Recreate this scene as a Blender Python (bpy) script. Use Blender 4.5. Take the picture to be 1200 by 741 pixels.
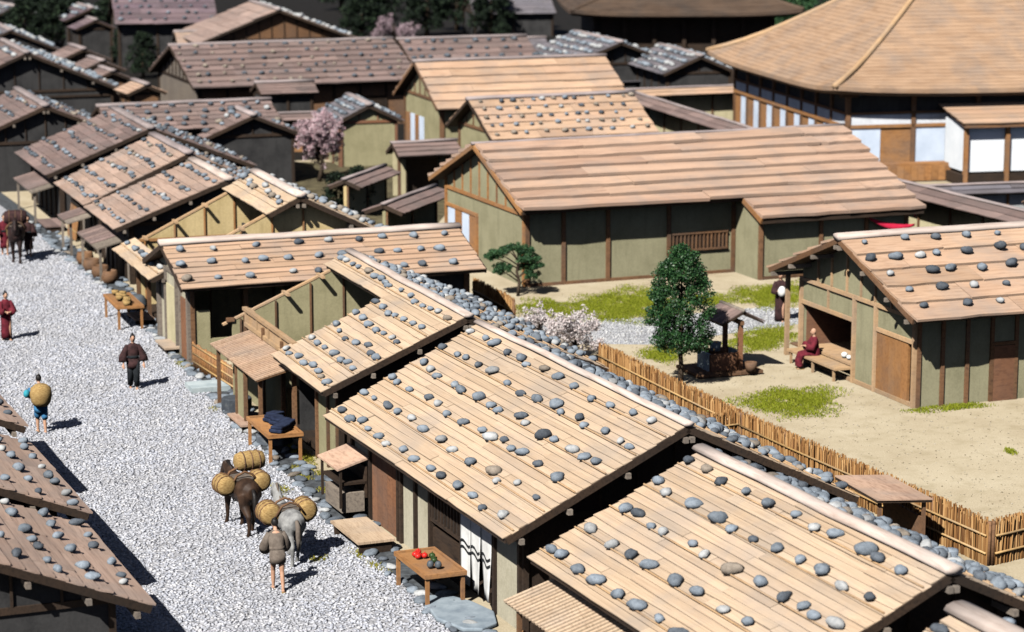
import bpy, math, random
import numpy as np
from mathutils import Vector, Matrix, Euler
for o in list(bpy.data.objects): bpy.data.objects.remove(o)
random.seed(7); RNG = np.random.default_rng(7)
sc = bpy.context.scene; COL = sc.collection
R = math.radians

# ---------------------------------------------------------------- camera, sky, sun, exposure
CAM_H = 17.0; FPX = 2900.0; TH = math.atan(570.5/FPX)
cam = bpy.data.cameras.new('camera'); co = bpy.data.objects.new('camera', cam); COL.objects.link(co)
co.location = (0, 0, CAM_H); co.rotation_euler = (math.pi/2-TH, 0, 0)
cam.sensor_width = 36; cam.lens = 36*FPX/1200; cam.clip_end = 2000; cam.clip_start = 1
cam.dof.use_dof = True; cam.dof.focus_distance = 60; cam.dof.aperture_fstop = 0.72
sc.camera = co
w = bpy.data.worlds.new('World'); sc.world = w; w.use_nodes = True
nt = w.node_tree; bg = nt.nodes['Background']
sky = nt.nodes.new('ShaderNodeTexSky'); sky.sky_type = 'NISHITA'; sky.sun_disc = False; sky.air_density = .3; sky.dust_density = .6; sky.ozone_density = .3
SUN_AZ = R(62); SUN_EL = R(44)           # light travels toward SUN_AZ (from +x towards +y)
sky.sun_elevation = SUN_EL; sky.sun_rotation = math.atan2(-math.cos(SUN_AZ), -math.sin(SUN_AZ))
nt.links.new(sky.outputs[0], bg.inputs[0]); bg.inputs[1].default_value = 0.05
sl = bpy.data.lights.new('sun', 'SUN'); so = bpy.data.objects.new('sun', sl); COL.objects.link(so)
sl.energy = 5.0; sl.angle = R(0.5); sl.color = (1, .965, .91)
dv = Vector((math.cos(SUN_AZ)*math.cos(SUN_EL), math.sin(SUN_AZ)*math.cos(SUN_EL), -math.sin(SUN_EL)))
so.rotation_euler = dv.to_track_quat('-Z', 'Y').to_euler(); so.location = (-40, -40, 80)
vs = sc.view_settings; vs.view_transform = 'Standard'; vs.look = 'None'; vs.exposure = 0.62; vs.gamma = 1; vs.use_curve_mapping = False
sc.cycles.max_bounces = 5; sc.cycles.diffuse_bounces = 0

# ---------------------------------------------------------------- helpers
def at(px, py, z=0.0):
    """world point at height z seen at photo pixel (px,py): used to survey ground positions"""
    c, s = math.cos(TH), math.sin(TH)
    u, v = (px-600)/FPX, (py-370.5)/FPX
    d = Vector((u, c - v*s, -s - v*c)); k = (z-CAM_H)/d.z
    return Vector((d.x*k, d.y*k, z))
def tag(o, label=None, cat=None, group=None, kind=None):
    if label: o['label'] = label
    if cat: o['category'] = cat
    if group: o['group'] = group
    if kind: o['kind'] = kind
    return o
def empty(name, loc, rz=0):
    o = bpy.data.objects.new(name, None); COL.objects.link(o); o.location = loc; o.rotation_euler = (0, 0, rz)
    o.empty_display_size = .2
    return o
def link(name, me, mat, parent=None, loc=None):
    o = bpy.data.objects.new(name, me); COL.objects.link(o)
    if mat is not None and not me.materials: me.materials.append(mat)
    if parent is not None: o.parent = parent
    if loc is not None: o.location = loc
    return o
class MB:
    def __init__(s): s.v = []; s.f = []
    def box(s, c, d, m=None, tp=1.0):
        n = len(s.v); x, y, z = d[0]/2, d[1]/2, d[2]/2
        for k in range(8):
            t = tp if k & 4 else 1
            p = Vector(((x if k & 1 else -x)*t, (y if k & 2 else -y)*t, z if k & 4 else -z))
            if m is not None: p = m @ p
            s.v.append((p.x+c[0], p.y+c[1], p.z+c[2]))
        for f in ((0,2,3,1),(4,5,7,6),(0,1,5,4),(2,6,7,3),(0,4,6,2),(1,3,7,5)): s.f.append(tuple(n+i for i in f))
        return s
    def beam(s, p, q, w, h, up=(0,0,1)):
        p, q = Vector(p), Vector(q); d = q-p; L = d.length; x = d/L
        y = Vector(up).cross(x)
        if y.length < 1e-4: y = Vector((0,1,0)).cross(x)
        y.normalize(); z = x.cross(y)
        m = Matrix((x, y, z)).transposed()
        return s.box((p+q)/2, (L, w, h), m)
    def tube(s, pts, rad, n=8, cap=True, el=None):
        pts = [Vector(p) for p in pts]; base = len(s.v); k = len(pts)
        prev = None
        for i, p in enumerate(pts):
            d = (pts[min(i+1, k-1)]-pts[max(i-1, 0)]).normalized()
            if prev is None:
                a = Vector((0,0,1)) if abs(d.z) < .9 else Vector((1,0,0))
                u = d.cross(a).normalized()
            else: u = (prev - d*prev.dot(d)).normalized()
            prev = u; v = d.cross(u); r = rad[i] if hasattr(rad, '__len__') else rad
            ru, rv = (r, r) if not hasattr(r, '__len__') else r
            for j in range(n):
                t = 2*math.pi*j/n; q = p + u*(ru*math.cos(t)) + v*(rv*math.sin(t)); s.v.append(tuple(q))
        for i in range(k-1):
            for j in range(n):
                a = base+i*n+j; b = base+i*n+(j+1) % n; s.f.append((a, b, b+n, a+n))
        if cap:
            s.f.append(tuple(base+j for j in range(n))[::-1]); s.f.append(tuple(base+(k-1)*n+j for j in range(n)))
        return s
    def rings(s, rs, n=12, cap=True):          # rs: (cx,cy,z,rx,ry) horizontal ellipses
        base = len(s.v)
        for cx, cy, z, rx, ry in rs:
            for j in range(n):
                t = 2*math.pi*j/n; s.v.append((cx+rx*math.cos(t), cy+ry*math.sin(t), z))
        for i in range(len(rs)-1):
            for j in range(n):
                a = base+i*n+j; b = base+i*n+(j+1) % n; s.f.append((a, b, b+n, a+n))
        if cap:
            s.f.append(tuple(base+j for j in range(n))[::-1]); s.f.append(tuple(base+(len(rs)-1)*n+j for j in range(n)))
        return s
    def ball(s, c, r, n=10, m=7):
        rx, ry, rz = r if hasattr(r, '__len__') else (r, r, r)
        s.rings([(c[0], c[1], c[2]-rz*math.cos(math.pi*(i+.15)/(m-1+.3)), rx*math.sin(math.pi*(i+.15)/(m-1+.3)), ry*math.sin(math.pi*(i+.15)/(m-1+.3))) for i in range(m)], n)
        return s
    def prism(s, poly, axis, a, b):            # poly of 2d points, extruded along axis x|y|z from a to b
        n = len(s.v); k = len(poly)
        for t in (a, b):
            for p, q in poly:
                s.v.append({'x': (t, p, q), 'y': (p, t, q), 'z': (p, q, t)}[axis])
        s.f.append(tuple(n+i for i in range(k))[::-1]); s.f.append(tuple(n+k+i for i in range(k)))
        for i in range(k):
            j = (i+1) % k; s.f.append((n+i, n+j, n+k+j, n+k+i))
        return s
    def quad(s, *p):
        n = len(s.v); s.v += [tuple(q) for q in p]; s.f.append(tuple(range(n, n+len(p)))); return s
    def mesh(s, name, smooth=False):
        me = bpy.data.meshes.new(name); me.from_pydata(s.v, [], s.f); me.update()
        if smooth: me.polygons.foreach_set('use_smooth', [True]*len(me.polygons))
        return me
    def build(s, name, mat, parent=None, smooth=False, loc=None):
        return link(name, s.mesh(name, smooth), mat, parent, loc)
def fast_mesh(name, V, F, smooth=False):
    """V (n,3) F (m,k) numpy"""
    me = bpy.data.meshes.new(name); m, k = F.shape
    me.vertices.add(len(V)); me.vertices.foreach_set('co', V.astype(np.float32).ravel())
    me.loops.add(m*k); me.loops.foreach_set('vertex_index', F.astype(np.int32).ravel())
    me.polygons.add(m); me.polygons.foreach_set('loop_start', np.arange(0, m*k, k, dtype=np.int32))
    try: me.polygons.foreach_set('loop_total', np.full(m, k, dtype=np.int32))
    except Exception: pass
    if smooth: me.polygons.foreach_set('use_smooth', np.ones(m, dtype=bool))
    me.update(calc_edges=True); me.validate()
    return me
def remesh(mb, name, mat, parent, vox=.02, it=2):
    o = mb.build(name+'_raw', None)
    md = o.modifiers.new('r', 'REMESH'); md.mode = 'VOXEL'; md.voxel_size = vox
    sm = o.modifiers.new('s', 'SMOOTH'); sm.iterations = it; sm.factor = .5
    dg = bpy.context.evaluated_depsgraph_get(); me = bpy.data.meshes.new_from_object(o.evaluated_get(dg))
    bpy.data.objects.remove(o); me.name = name
    me.polygons.foreach_set('use_smooth', [True]*len(me.polygons))
    return link(name, me, mat, parent)

# ---------------------------------------------------------------- materials
def newmat(name):
    m = bpy.data.materials.new(name); m.use_nodes = True
    n = m.node_tree; b = n.nodes['Principled BSDF']; b.inputs['Specular IOR Level'].default_value = .25
    return m, n, b
def nd(n, t, **k):
    x = n.nodes.new(t)
    for a, v in k.items(): setattr(x, a, v)
    return x
def ramp(n, fac, stops):
    r = nd(n, 'ShaderNodeValToRGB'); e = r.color_ramp.elements
    while len(e) < len(stops): e.new(.5)
    for i, (p, c) in enumerate(stops): e[i].position = p; e[i].color = (*c, 1)
    n.links.new(fac, r.inputs[0]); return r.outputs[0]
def mixc(n, fac, a, b, mode='MIX'):
    m = nd(n, 'ShaderNodeMix', data_type='RGBA', blend_type=mode)
    for sk, v in ((0, fac), (6, a), (7, b)):
        if hasattr(v, 'links'): n.links.new(v, m.inputs[sk])
        elif sk == 0: m.inputs[0].default_value = v
        else: m.inputs[sk].default_value = (*v, 1)
    return m.outputs[2]
def mathn(n, op, a, b=None, clamp=False):
    m = nd(n, 'ShaderNodeMath', operation=op, use_clamp=clamp)
    for i, v in enumerate((a, b)):
        if v is None: continue
        if hasattr(v, 'links'): n.links.new(v, m.inputs[i])
        else: m.inputs[i].default_value = v
    return m.outputs[0]
def coords(n, scale=(1,1,1), rnd=True, kind='Object'):
    tc = nd(n, 'ShaderNodeTexCoord'); mp = nd(n, 'ShaderNodeMapping'); mp.inputs['Scale'].default_value = scale
    n.links.new(tc.outputs[kind], mp.inputs[0])
    oi = nd(n, 'ShaderNodeObjectInfo')
    if rnd:
        cb = nd(n, 'ShaderNodeCombineXYZ'); v = mathn(n, 'MULTIPLY', oi.outputs['Random'], 87.)
        for i in range(3): n.links.new(v, cb.inputs[i])
        n.links.new(cb.outputs[0], mp.inputs['Location'])
    return mp.outputs[0], oi.outputs['Random']
def noise(n, vec, scale, detail=4, rough=.6, dist=0):
    x = nd(n, 'ShaderNodeTexNoise'); x.inputs['Scale'].default_value = scale; x.inputs['Detail'].default_value = detail
    x.inputs['Roughness'].default_value = rough; x.inputs['Distortion'].default_value = dist
    if vec is not None: n.links.new(vec, x.inputs['Vector'])
    return x.outputs['Fac']
def bump(n, b, h, strength=.4, dist=.02):
    x = nd(n, 'ShaderNodeBump'); x.inputs['Strength'].default_value = strength; x.inputs['Distance'].default_value = dist
    n.links.new(h, x.inputs['Height']); n.links.new(x.outputs[0], b.inputs['Normal'])
def wood(name, ca, cb, cc=None, gs=(2, 7, 2), var=.3, rough=.8, bs=.35, ccm=.45, wear=.45):
    """ca dark grain, cb main, cc the other tint that some boards take"""
    m, n, b = newmat(name); vec, rnd = coords(n, gs)
    g = noise(n, vec, 1.6, 6, .65, .4)
    col = ramp(n, g, [(.28, ca), (.52, cb), (.8, tuple(min(1, x*1.12) for x in cb))])
    if cc:
        f = nd(n, 'ShaderNodeMath', operation='FRACT'); n.links.new(mathn(n, 'MULTIPLY', rnd, 17.3), f.inputs[0])
        col = mixc(n, mathn(n, 'MULTIPLY', f.outputs[0], ccm), col, cc)
    vec2, _ = coords(n, (.6, .6, .6), True); st = noise(n, vec2, .9, 3)
    col = mixc(n, mathn(n, 'MULTIPLY', ramp(n, st, [(.42, (0,0,0)), (.72, (1,1,1))]), .42), col, ca)
    ge = nd(n, 'ShaderNodeNewGeometry'); ws = noise(n, ge.outputs['Position'], .55, 5, .65, .3)
    gy = sum(cb)/3; col = mixc(n, mathn(n, 'MULTIPLY', ramp(n, ws, [(.44, (0,0,0)), (.68, (1,1,1))]), wear), col, (gy*.62, gy*.58, gy*.55))
    k = mathn(n, 'ADD', mathn(n, 'MULTIPLY', rnd, var), 1-var*.55)
    cmb = nd(n, 'ShaderNodeCombineColor')
    for i in range(3): n.links.new(k, cmb.inputs[i])
    col = mixc(n, 1.0, col, cmb.outputs[0], 'MULTIPLY')
    n.links.new(col, b.inputs['Base Color']); b.inputs['Roughness'].default_value = rough
    bump(n, b, g, bs, .012); return m
def plain(name, ca, cb, scale=3., rough=.85, bs=.2, det=5, dist=.02, gs=(1,1,1), rng=(.35, .65), island=0, metal=0):
    m, n, b = newmat(name); vec, rnd = coords(n, gs)
    g = noise(n, vec, scale, det)
    col = ramp(n, g, [(rng[0], ca), (rng[1], cb)])
    if island:
        ge = nd(n, 'ShaderNodeNewGeometry'); k = mathn(n, 'ADD', mathn(n, 'MULTIPLY', ge.outputs['Random Per Island'], island), 1-island*.5)
        cmb = nd(n, 'ShaderNodeCombineColor')
        for i in range(3): n.links.new(k, cmb.inputs[i])
        col = mixc(n, 1.0, col, cmb.outputs[0], 'MULTIPLY')
    n.links.new(col, b.inputs['Base Color']); b.inputs['Roughness'].default_value = rough; b.inputs['Metallic'].default_value = metal
    bump(n, b, g, bs, dist); return m
def islandmat(name, stops, rough=.8, spec=.2, trans=0, patch=0):
    m, n, b = newmat(name); ge = nd(n, 'ShaderNodeNewGeometry'); c0 = ramp(n, ge.outputs['Random Per Island'], stops)
    if patch:
        pn = noise(n, ge.outputs['Position'], .45, 5, .65); c0 = mixc(n, mathn(n, 'MULTIPLY', ramp(n, pn, [(.42, (0,0,0)), (.66, (1,1,1))]), patch), c0, (.34,.33,.32))
    n.links.new(c0, b.inputs['Base Color']); b.inputs['Roughness'].default_value = rough
    b.inputs['Specular IOR Level'].default_value = spec
    if trans:
        t = nd(n, 'ShaderNodeBsdfTranslucent'); mx = nd(n, 'ShaderNodeMixShader'); mx.inputs[0].default_value = trans
        n.links.new(b.inputs['Base Color'].links[0].from_socket, t.inputs[0]); n.links.new(b.outputs[0], mx.inputs[1]); n.links.new(t.outputs[0], mx.inputs[2])
        n.links.new(mx.outputs[0], n.nodes['Material Output'].inputs[0])
    return m
M = {}
M['plank_pale'] = wood('plank_pale', (.29,.195,.12), (.56,.425,.295), (.58,.42,.295), gs=(2,13,2), var=.16, ccm=.35)
M['plank_pink'] = wood('plank_pink', (.28,.165,.115), (.50,.335,.24), (.55,.385,.27), var=.16)
M['plank_tan'] = wood('plank_tan', (.28,.165,.10), (.51,.35,.235), (.54,.345,.24), var=.16)
M['plank_worn'] = wood('plank_worn', (.20,.13,.10), (.40,.285,.225), (.43,.31,.24), var=.25)
M['plank_grey'] = wood('plank_grey', (.11,.075,.07), (.23,.165,.15), (.26,.18,.15), var=.4)  # weathered grey, darkened to paint light falloff into the back roofs
M['plank_mid'] = wood('plank_mid', (.18,.12,.10), (.36,.26,.22), (.38,.27,.22), var=.2)
M['plank_mauve'] = wood('plank_mauve', (.07,.05,.06), (.16,.115,.135), (.24,.17,.16), var=.3)  # weathered mauve, darkened so back roofs look out of the light
M['plank_slate'] = wood('plank_slate', (.07,.065,.075), (.16,.15,.17), (.18,.15,.15), var=.4)  # grey board tone, darkness includes the painted falloff on back roofs
M['wood_dark'] = wood('wood_dark', (.012,.008,.006), (.045,.028,.018), gs=(1.5,9,9), var=.4)
M['wood_brown'] = wood('wood_brown', (.08,.04,.02), (.19,.10,.05), gs=(3,9,9), var=.4)
M['wood_red'] = wood('wood_red', (.12,.05,.025), (.24,.11,.055), (.22,.13,.09), gs=(3,9,9), var=.3)
M['wood_orange'] = wood('wood_orange', (.20,.085,.028), (.38,.18,.065), (.36,.20,.09), gs=(2,6,6), var=.25)
M['wood_pale'] = wood('wood_pale', (.30,.18,.09), (.50,.33,.18), (.46,.30,.18), gs=(2,8,8), var=.25)
M['wood_grey'] = wood('wood_grey', (.10,.08,.07), (.24,.20,.16), gs=(2,8,8), var=.35)
M['ridge_pale'] = wood('ridge_pale', (.36,.27,.22), (.60,.50,.44), gs=(.6,5,5), var=.2)
M['ridge_grey'] = wood('ridge_grey', (.17,.14,.14), (.34,.28,.27), gs=(.6,5,5), var=.25)
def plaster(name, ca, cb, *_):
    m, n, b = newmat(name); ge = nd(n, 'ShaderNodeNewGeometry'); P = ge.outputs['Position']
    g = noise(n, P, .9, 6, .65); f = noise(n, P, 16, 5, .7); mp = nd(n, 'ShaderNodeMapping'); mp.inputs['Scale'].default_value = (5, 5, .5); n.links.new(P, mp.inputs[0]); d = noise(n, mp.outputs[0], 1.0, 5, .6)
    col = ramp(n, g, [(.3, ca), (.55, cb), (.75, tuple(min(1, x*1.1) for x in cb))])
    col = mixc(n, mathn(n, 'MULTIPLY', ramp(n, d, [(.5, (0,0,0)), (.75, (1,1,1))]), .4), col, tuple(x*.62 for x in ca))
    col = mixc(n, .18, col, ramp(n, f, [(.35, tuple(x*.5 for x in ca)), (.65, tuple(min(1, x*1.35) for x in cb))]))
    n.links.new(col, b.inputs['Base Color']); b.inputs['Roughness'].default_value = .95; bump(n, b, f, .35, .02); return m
M['plaster_olive'] = plaster('plaster_olive', (.23,.21,.115), (.32,.29,.17))
M['plaster_grey'] = plaster('plaster_grey', (.34,.31,.22), (.46,.425,.32))
M['plaster_green'] = plaster('plaster_green', (.225,.21,.125), (.30,.28,.175))
M['plaster_cream'] = plaster('plaster_cream', (.42,.37,.22), (.54,.48,.30))
M['plaster_straw'] = plaster('plaster_straw', (.42,.315,.145), (.55,.43,.225))
M['plaster_dark'] = plaster('plaster_dark', (.018,.018,.019), (.045,.044,.044))  # near-black tone paints gable shade and background light falloff into walls
M['plaster_white'] = plaster('plaster_white', (.60,.62,.66), (.72,.74,.78))
M['paper'] = plain('paper', (.50,.58,.70), (.62,.70,.82), 1.0, .8, .02)
M['paper_white'] = plain('paper_white', (.72,.76,.80), (.82,.85,.88), 1.0, .8, .02)
M['bark_roof'] = wood('bark_roof', (.26,.16,.095), (.38,.25,.16), gs=(.35,.35,3), var=.05, bs=.5)
M['bark_dark'] = wood('bark_dark', (.05,.032,.022), (.10,.066,.045), gs=(.35,.35,3), var=.05, bs=.5)
M['bamboo'] = wood('bamboo', (.30,.17,.06), (.50,.32,.13), gs=(2,8,8), var=.3, rough=.5)
M['straw'] = plain('straw', (.22,.13,.045), (.42,.29,.12), 14, .9, .6, gs=(1,1,4))
def stonemat(name, ca, cb, cl):
    m, n, b = newmat(name); vec, rnd = coords(n, (1,1,1)); g = noise(n, vec, 2.2, 5); f = noise(n, vec, 9, 6, .7)
    col = ramp(n, g, [(.3, ca), (.65, cb)])
    col = mixc(n, mathn(n, 'MULTIPLY', ramp(n, f, [(.54, (0,0,0)), (.66, (1,1,1))]), .55), col, cl)
    k = mathn(n, 'ADD', mathn(n, 'MULTIPLY', rnd, .6), .68); cmb = nd(n, 'ShaderNodeCombineColor')
    for i in range(3): n.links.new(k, cmb.inputs[i])
    n.links.new(mixc(n, 1.0, col, cmb.outputs[0], 'MULTIPLY'), b.inputs['Base Color']); b.inputs['Roughness'].default_value = .85
    bump(n, b, f, .45, .03); return m
M['stone_blue'] = stonemat('stone_blue', (.12,.145,.175), (.215,.25,.29), (.33,.345,.35))
M['stone_dark'] = stonemat('stone_dark', (.05,.06,.075), (.10,.115,.135), (.17,.18,.18))
M['stone_pale'] = stonemat('stone_pale', (.26,.275,.285), (.40,.405,.405), (.24,.23,.20))
M['stone_tan'] = stonemat('stone_tan', (.15,.125,.10), (.26,.22,.18), (.32,.29,.24))
M['slab_blue'] = plain('slab_blue', (.17,.21,.25), (.29,.34,.38), 2.5, .8, .3)
M['slab_pale'] = plain('slab_pale', (.30,.36,.38), (.46,.52,.53), 2.5, .8, .3)
M['thatch_fence'] = islandmat('thatch_fence', [(0, (.10,.042,.014)), (.35, (.21,.10,.032)), (.7, (.31,.165,.06)), (1, (.42,.255,.11))], .8)
M['pebble'] = islandmat('pebble', [(0, (.25,.265,.31)), (.2, (.36,.375,.425)), (.6, (.45,.465,.515)), (.85, (.53,.54,.58)), (1, (.61,.605,.62))], .9, .1, patch=.35)
M['pebble_path'] = islandmat('pebble_path', [(0, (.25,.26,.28)), (.5, (.42,.43,.44)), (1, (.6,.6,.6))], .85)
M['leaf_dark'] = islandmat('leaf_dark', [(0, (.010,.040,.014)), (.5, (.022,.075,.024)), (1, (.055,.125,.038))], .45, .4, trans=0.2)
M['leaf_pine'] = islandmat('leaf_pine', [(0, (.02,.06,.03)), (.6, (.045,.11,.045)), (1, (.08,.16,.06))], .6, trans=0.25)
M['leaf_unlit'] = islandmat('leaf_unlit', [(0, (.004,.008,.005)), (.6, (.010,.018,.010)), (1, (.022,.038,.018))], .8)  # foliage blackened to stand in for the unlit background
M['petal_white'] = islandmat('petal_white', [(0, (.72,.60,.60)), (.5, (.85,.77,.76)), (1, (.90,.87,.86))], .8, trans=0.45)
M['petal_pink'] = islandmat('petal_pink', [(0, (.55,.33,.37)), (.5, (.72,.52,.56)), (1, (.82,.68,.70))], .8, trans=0.4)
M['petal_dusk'] = islandmat('petal_dusk', [(0, (.30,.20,.23)), (.5, (.42,.31,.35)), (1, (.55,.44,.46))], .8, trans=0.3)
M['grass'] = islandmat('grass', [(0, (.17,.215,.012)), (.5, (.26,.305,.02)), (.85, (.33,.355,.03)), (1, (.40,.39,.07))], .8, trans=0.35)
M['moss'] = islandmat('moss', [(0, (.20,.19,.02)), (.6, (.34,.32,.04)), (1, (.44,.40,.08))], .9, trans=0.3)
M['bark'] = plain('bark', (.03,.02,.013), (.09,.065,.045), 9, .95, .6, gs=(1,1,.25))
M['skin'] = plain('skin', (.40,.22,.14), (.52,.31,.21), 6, .6, .05)
M['hair'] = plain('hair', (.008,.007,.007), (.02,.017,.016), 20, .5, .2)
M['cloth_maroon'] = plain('cloth_maroon', (.075,.008,.015), (.16,.018,.03), 8, .9, .3)
M['cloth_brown'] = plain('cloth_brown', (.02,.010,.010), (.055,.025,.025), 8, .9, .3)
M['cloth_black'] = plain('cloth_black', (.006,.008,.010), (.02,.024,.028), 8, .9, .3)
M['cloth_grey'] = plain('cloth_grey', (.12,.115,.11), (.24,.235,.225), 8, .9, .3)
M['cloth_taupe'] = plain('cloth_taupe', (.10,.08,.065), (.17,.14,.115), 8, .9, .3)
M['cloth_blue'] = plain('cloth_blue', (.02,.10,.22), (.05,.18,.34), 8, .9, .3)
M['cloth_teal'] = plain('cloth_teal', (.02,.22,.30), (.05,.33,.40), 8, .9, .3)
M['cloth_white'] = plain('cloth_white', (.60,.60,.58), (.74,.74,.72), 5, .9, .2)
M['cloth_indigo'] = plain('cloth_indigo', (.006,.010,.028), (.02,.03,.065), 6, .9, .3)
M['cloth_red'] = plain('cloth_red', (.42,.01,.04), (.55,.02,.06), 4, .8, .15)
M['horse_brown'] = plain('horse_brown', (.02,.011,.007), (.055,.03,.018), 4, .6, .1)
M['horse_grey'] = plain('horse_grey', (.15,.15,.15), (.33,.33,.32), 4, .7, .1)
M['horse_dark'] = plain('horse_dark', (.010,.006,.006), (.032,.016,.014), 4, .6, .1)
M['fruit_red'] = plain('fruit_red', (.45,.012,.015), (.60,.03,.02), 4, .35, .05)
M['fruit_green'] = plain('fruit_green', (.015,.035,.012), (.04,.075,.02), 4, .4, .05)
M['pot'] = plain('pot', (.05,.06,.07), (.11,.125,.14), 4, .5, .1)
M['soil_shaded'] = plain('soil_shaded', (.004,.003,.002), (.010,.008,.006), 2.5, .95, .4)  # near-black earth: shadow and light falloff painted into the ground colour

def mat_sand():
    m, n, b = newmat('yard_sand'); tc = nd(n, 'ShaderNodeTexCoord'); v = tc.outputs['Object']
    a = noise(n, v, .35, 5, .6); f = noise(n, v, 22, 5, .75); g = noise(n, v, 1.7, 4, .6)
    col = ramp(n, a, [(.3, (.34,.27,.17)), (.5, (.44,.37,.25)), (.72, (.52,.45,.32))])
    col = mixc(n, .3, col, ramp(n, f, [(.35, (.25,.20,.13)), (.65, (.68,.60,.45))]))
    col = mixc(n, mathn(n, 'MULTIPLY', ramp(n, g, [(.5, (0,0,0)), (.8, (1,1,1))]), .5), col, (.25,.20,.11))
    n.links.new(col, b.inputs['Base Color']); b.inputs['Roughness'].default_value = .95
    bump(n, b, f, .5, .02); return m
def mat_gravel():
    m, n, b = newmat('street_gravel'); tc = nd(n, 'ShaderNodeTexCoord'); v = tc.outputs['Object']
    vo = nd(n, 'ShaderNodeTexVoronoi'); vo.inputs['Scale'].default_value = 11; n.links.new(v, vo.inputs['Vector'])
    sp = nd(n, 'ShaderNodeSeparateColor'); n.links.new(vo.outputs['Color'], sp.inputs[0])
    col = ramp(n, sp.outputs[0], [(0, (.32,.325,.35)), (.4, (.45,.455,.49)), (1, (.62,.62,.65))])
    col = mixc(n, ramp(n, vo.outputs['Distance'], [(.3, (0,0,0)), (.75, (1,1,1))]), col, (.30,.305,.33))
    pt = noise(n, v, .5, 4, .6); col = mixc(n, mathn(n, 'MULTIPLY', ramp(n, pt, [(.45, (0,0,0)), (.7, (1,1,1))]), .5), col, (.27,.265,.26))
    n.links.new(col, b.inputs['Base Color']); b.inputs['Roughness'].default_value = .95
    inv = mathn(n, 'SUBTRACT', 1., vo.outputs['Distance']); bump(n, b, inv, .8, .05); return m
M['sand'] = mat_sand(); M['gravel'] = mat_gravel()

# ---------------------------------------------------------------- the setting
g = MB(); g.quad((-900,-200,0), (900,-200,0), (900,1500,0), (-900,1500,0))
tag(g.build('ground', M['sand']), kind='structure')
YAWD = R(21.5)
def poly_sheet(name, pts, z, mat):
    m = MB(); m.quad(*[(p[0], p[1], z) for p in pts]); return tag(m.build(name, mat), kind='structure')
# right-hand edge of the street, surveyed along the gutter (near to far)
EDGE = [at(x, y) for x, y in ((620, 840), (540, 755), (485, 695), (400, 618), (318, 538), (243, 458), (178, 388), (110, 325), (30, 262), (-60, 195), (-200, 107))]
STREET_W = 10.5
LEFT = [p + Vector((-STREET_W*.93, -STREET_W*.366, 0)) for p in EDGE]
poly_sheet('street', [*EDGE, *LEFT[::-1]], .004, M['gravel'])
back = [(-120, 128), (-13, 128), (-3, 131), (7, 134), (10, 150), (60, 160), (400, 500), (-500, 500)]
poly_sheet('back_ground', back, .006, M['soil_shaded'])  # dark sheet painting in the shaded ground at the back
poly_sheet('left_back_ground', [(-9.5,88), (-8,92), (-4,100), (-3,110), (-3,127.9), (-13,127.9), (-30,127.9), (-30,118), (-17,118), (-13.5,104)], .005, plain('soil_brown', (.05,.04,.022), (.13,.11,.06), 2, .95, .4))
# gravel pebbles as real stones
def inpoly(P, poly):
    x, y = P[:, 0], P[:, 1]; c = np.zeros(len(P), bool); k = len(poly)
    for i in range(k):
        x1, y1 = poly[i][0], poly[i][1]; x2, y2 = poly[(i+1) % k][0], poly[(i+1) % k][1]
        if y1 == y2: continue
        c ^= ((y1 > y) != (y2 > y)) & (x < (x2-x1)*(y-y1)/(y2-y1)+x1)
    return c
OCT_V = np.array([(1,0,0),(0,1,0),(-1,0,0),(0,-1,0),(0,0,1),(0,0,-1)], float)
OCT_F = np.array([(0,1,4),(1,2,4),(2,3,4),(3,0,4),(1,0,5),(2,1,5),(3,2,5),(0,3,5)])
def rot_z(a):
    c, s = np.cos(a), np.sin(a); Z = np.zeros_like(a); O = np.ones_like(a)
    return np.stack([np.stack([c, -s, Z], 1), np.stack([s, c, Z], 1), np.stack([Z, Z, O], 1)], 1)
def pebbles(name, poly, dens, r0, r1, mat, label, cat):
    P = np.array([(p[0], p[1]) for p in poly]); lo, hi = P.min(0), P.max(0)
    n = int(dens*np.prod(hi-lo)); Q = RNG.uniform(lo, hi, (n, 2)); Q = Q[inpoly(Q, poly)]; n = len(Q)
    r = RNG.uniform(r0, r1, n)*RNG.choice([1, 1, 1, 1.35], n); S = np.stack([r*RNG.uniform(.9, 1.4, n), r*RNG.uniform(.7, 1, n), r*RNG.uniform(.32, .55, n)], 1)
    B = OCT_V[None]*RNG.uniform(.8, 1.15, (n, 6, 1))*S[:, None]
    B = np.einsum('nij,nkj->nki', rot_z(RNG.uniform(0, 6.3, n)), B)
    tl = RNG.normal(0, .25, (n, 2)); B[:, :, 2] += B[:, :, 0]*tl[:, :1] + B[:, :, 1]*tl[:, 1:]
    B[:, :, :2] += Q[:, None]; B[:, :, 2] += .012
    F = (OCT_F[None]+6*np.arange(n)[:, None, None]).reshape(-1, 3)
    o = link(name, fast_mesh(name, B.reshape(-1, 3), F, True), mat); tag(o, label, cat, kind='stuff'); return o
near_street = EDGE[:9]+LEFT[:9][::-1]
pebbles('street_pebbles', near_street, 150, .036, .060, M['pebble'], 'pale grey loose pebbles covering the village street', 'gravel')
path_poly = [at(520, 400), at(640, 392), at(720, 384), at(800, 392), at(880, 388), at(925, 379), at(960, 368), at(930, 358), at(900, 362), at(800, 372), at(700, 372), at(560, 372)]
path_poly = [at(600, 402), at(760, 404), at(850, 392), at(930, 381), at(960, 374), at(940, 362), at(900, 360), at(780, 371), at(690, 376), at(600, 380)]
poly_sheet('garden_path', path_poly, .004, M['gravel'])
pebbles('path_pebbles', path_poly, 110, .035, .055, M['pebble_path'], 'pale grey pebbles strewn along the garden path behind the fence', 'gravel')

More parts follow.
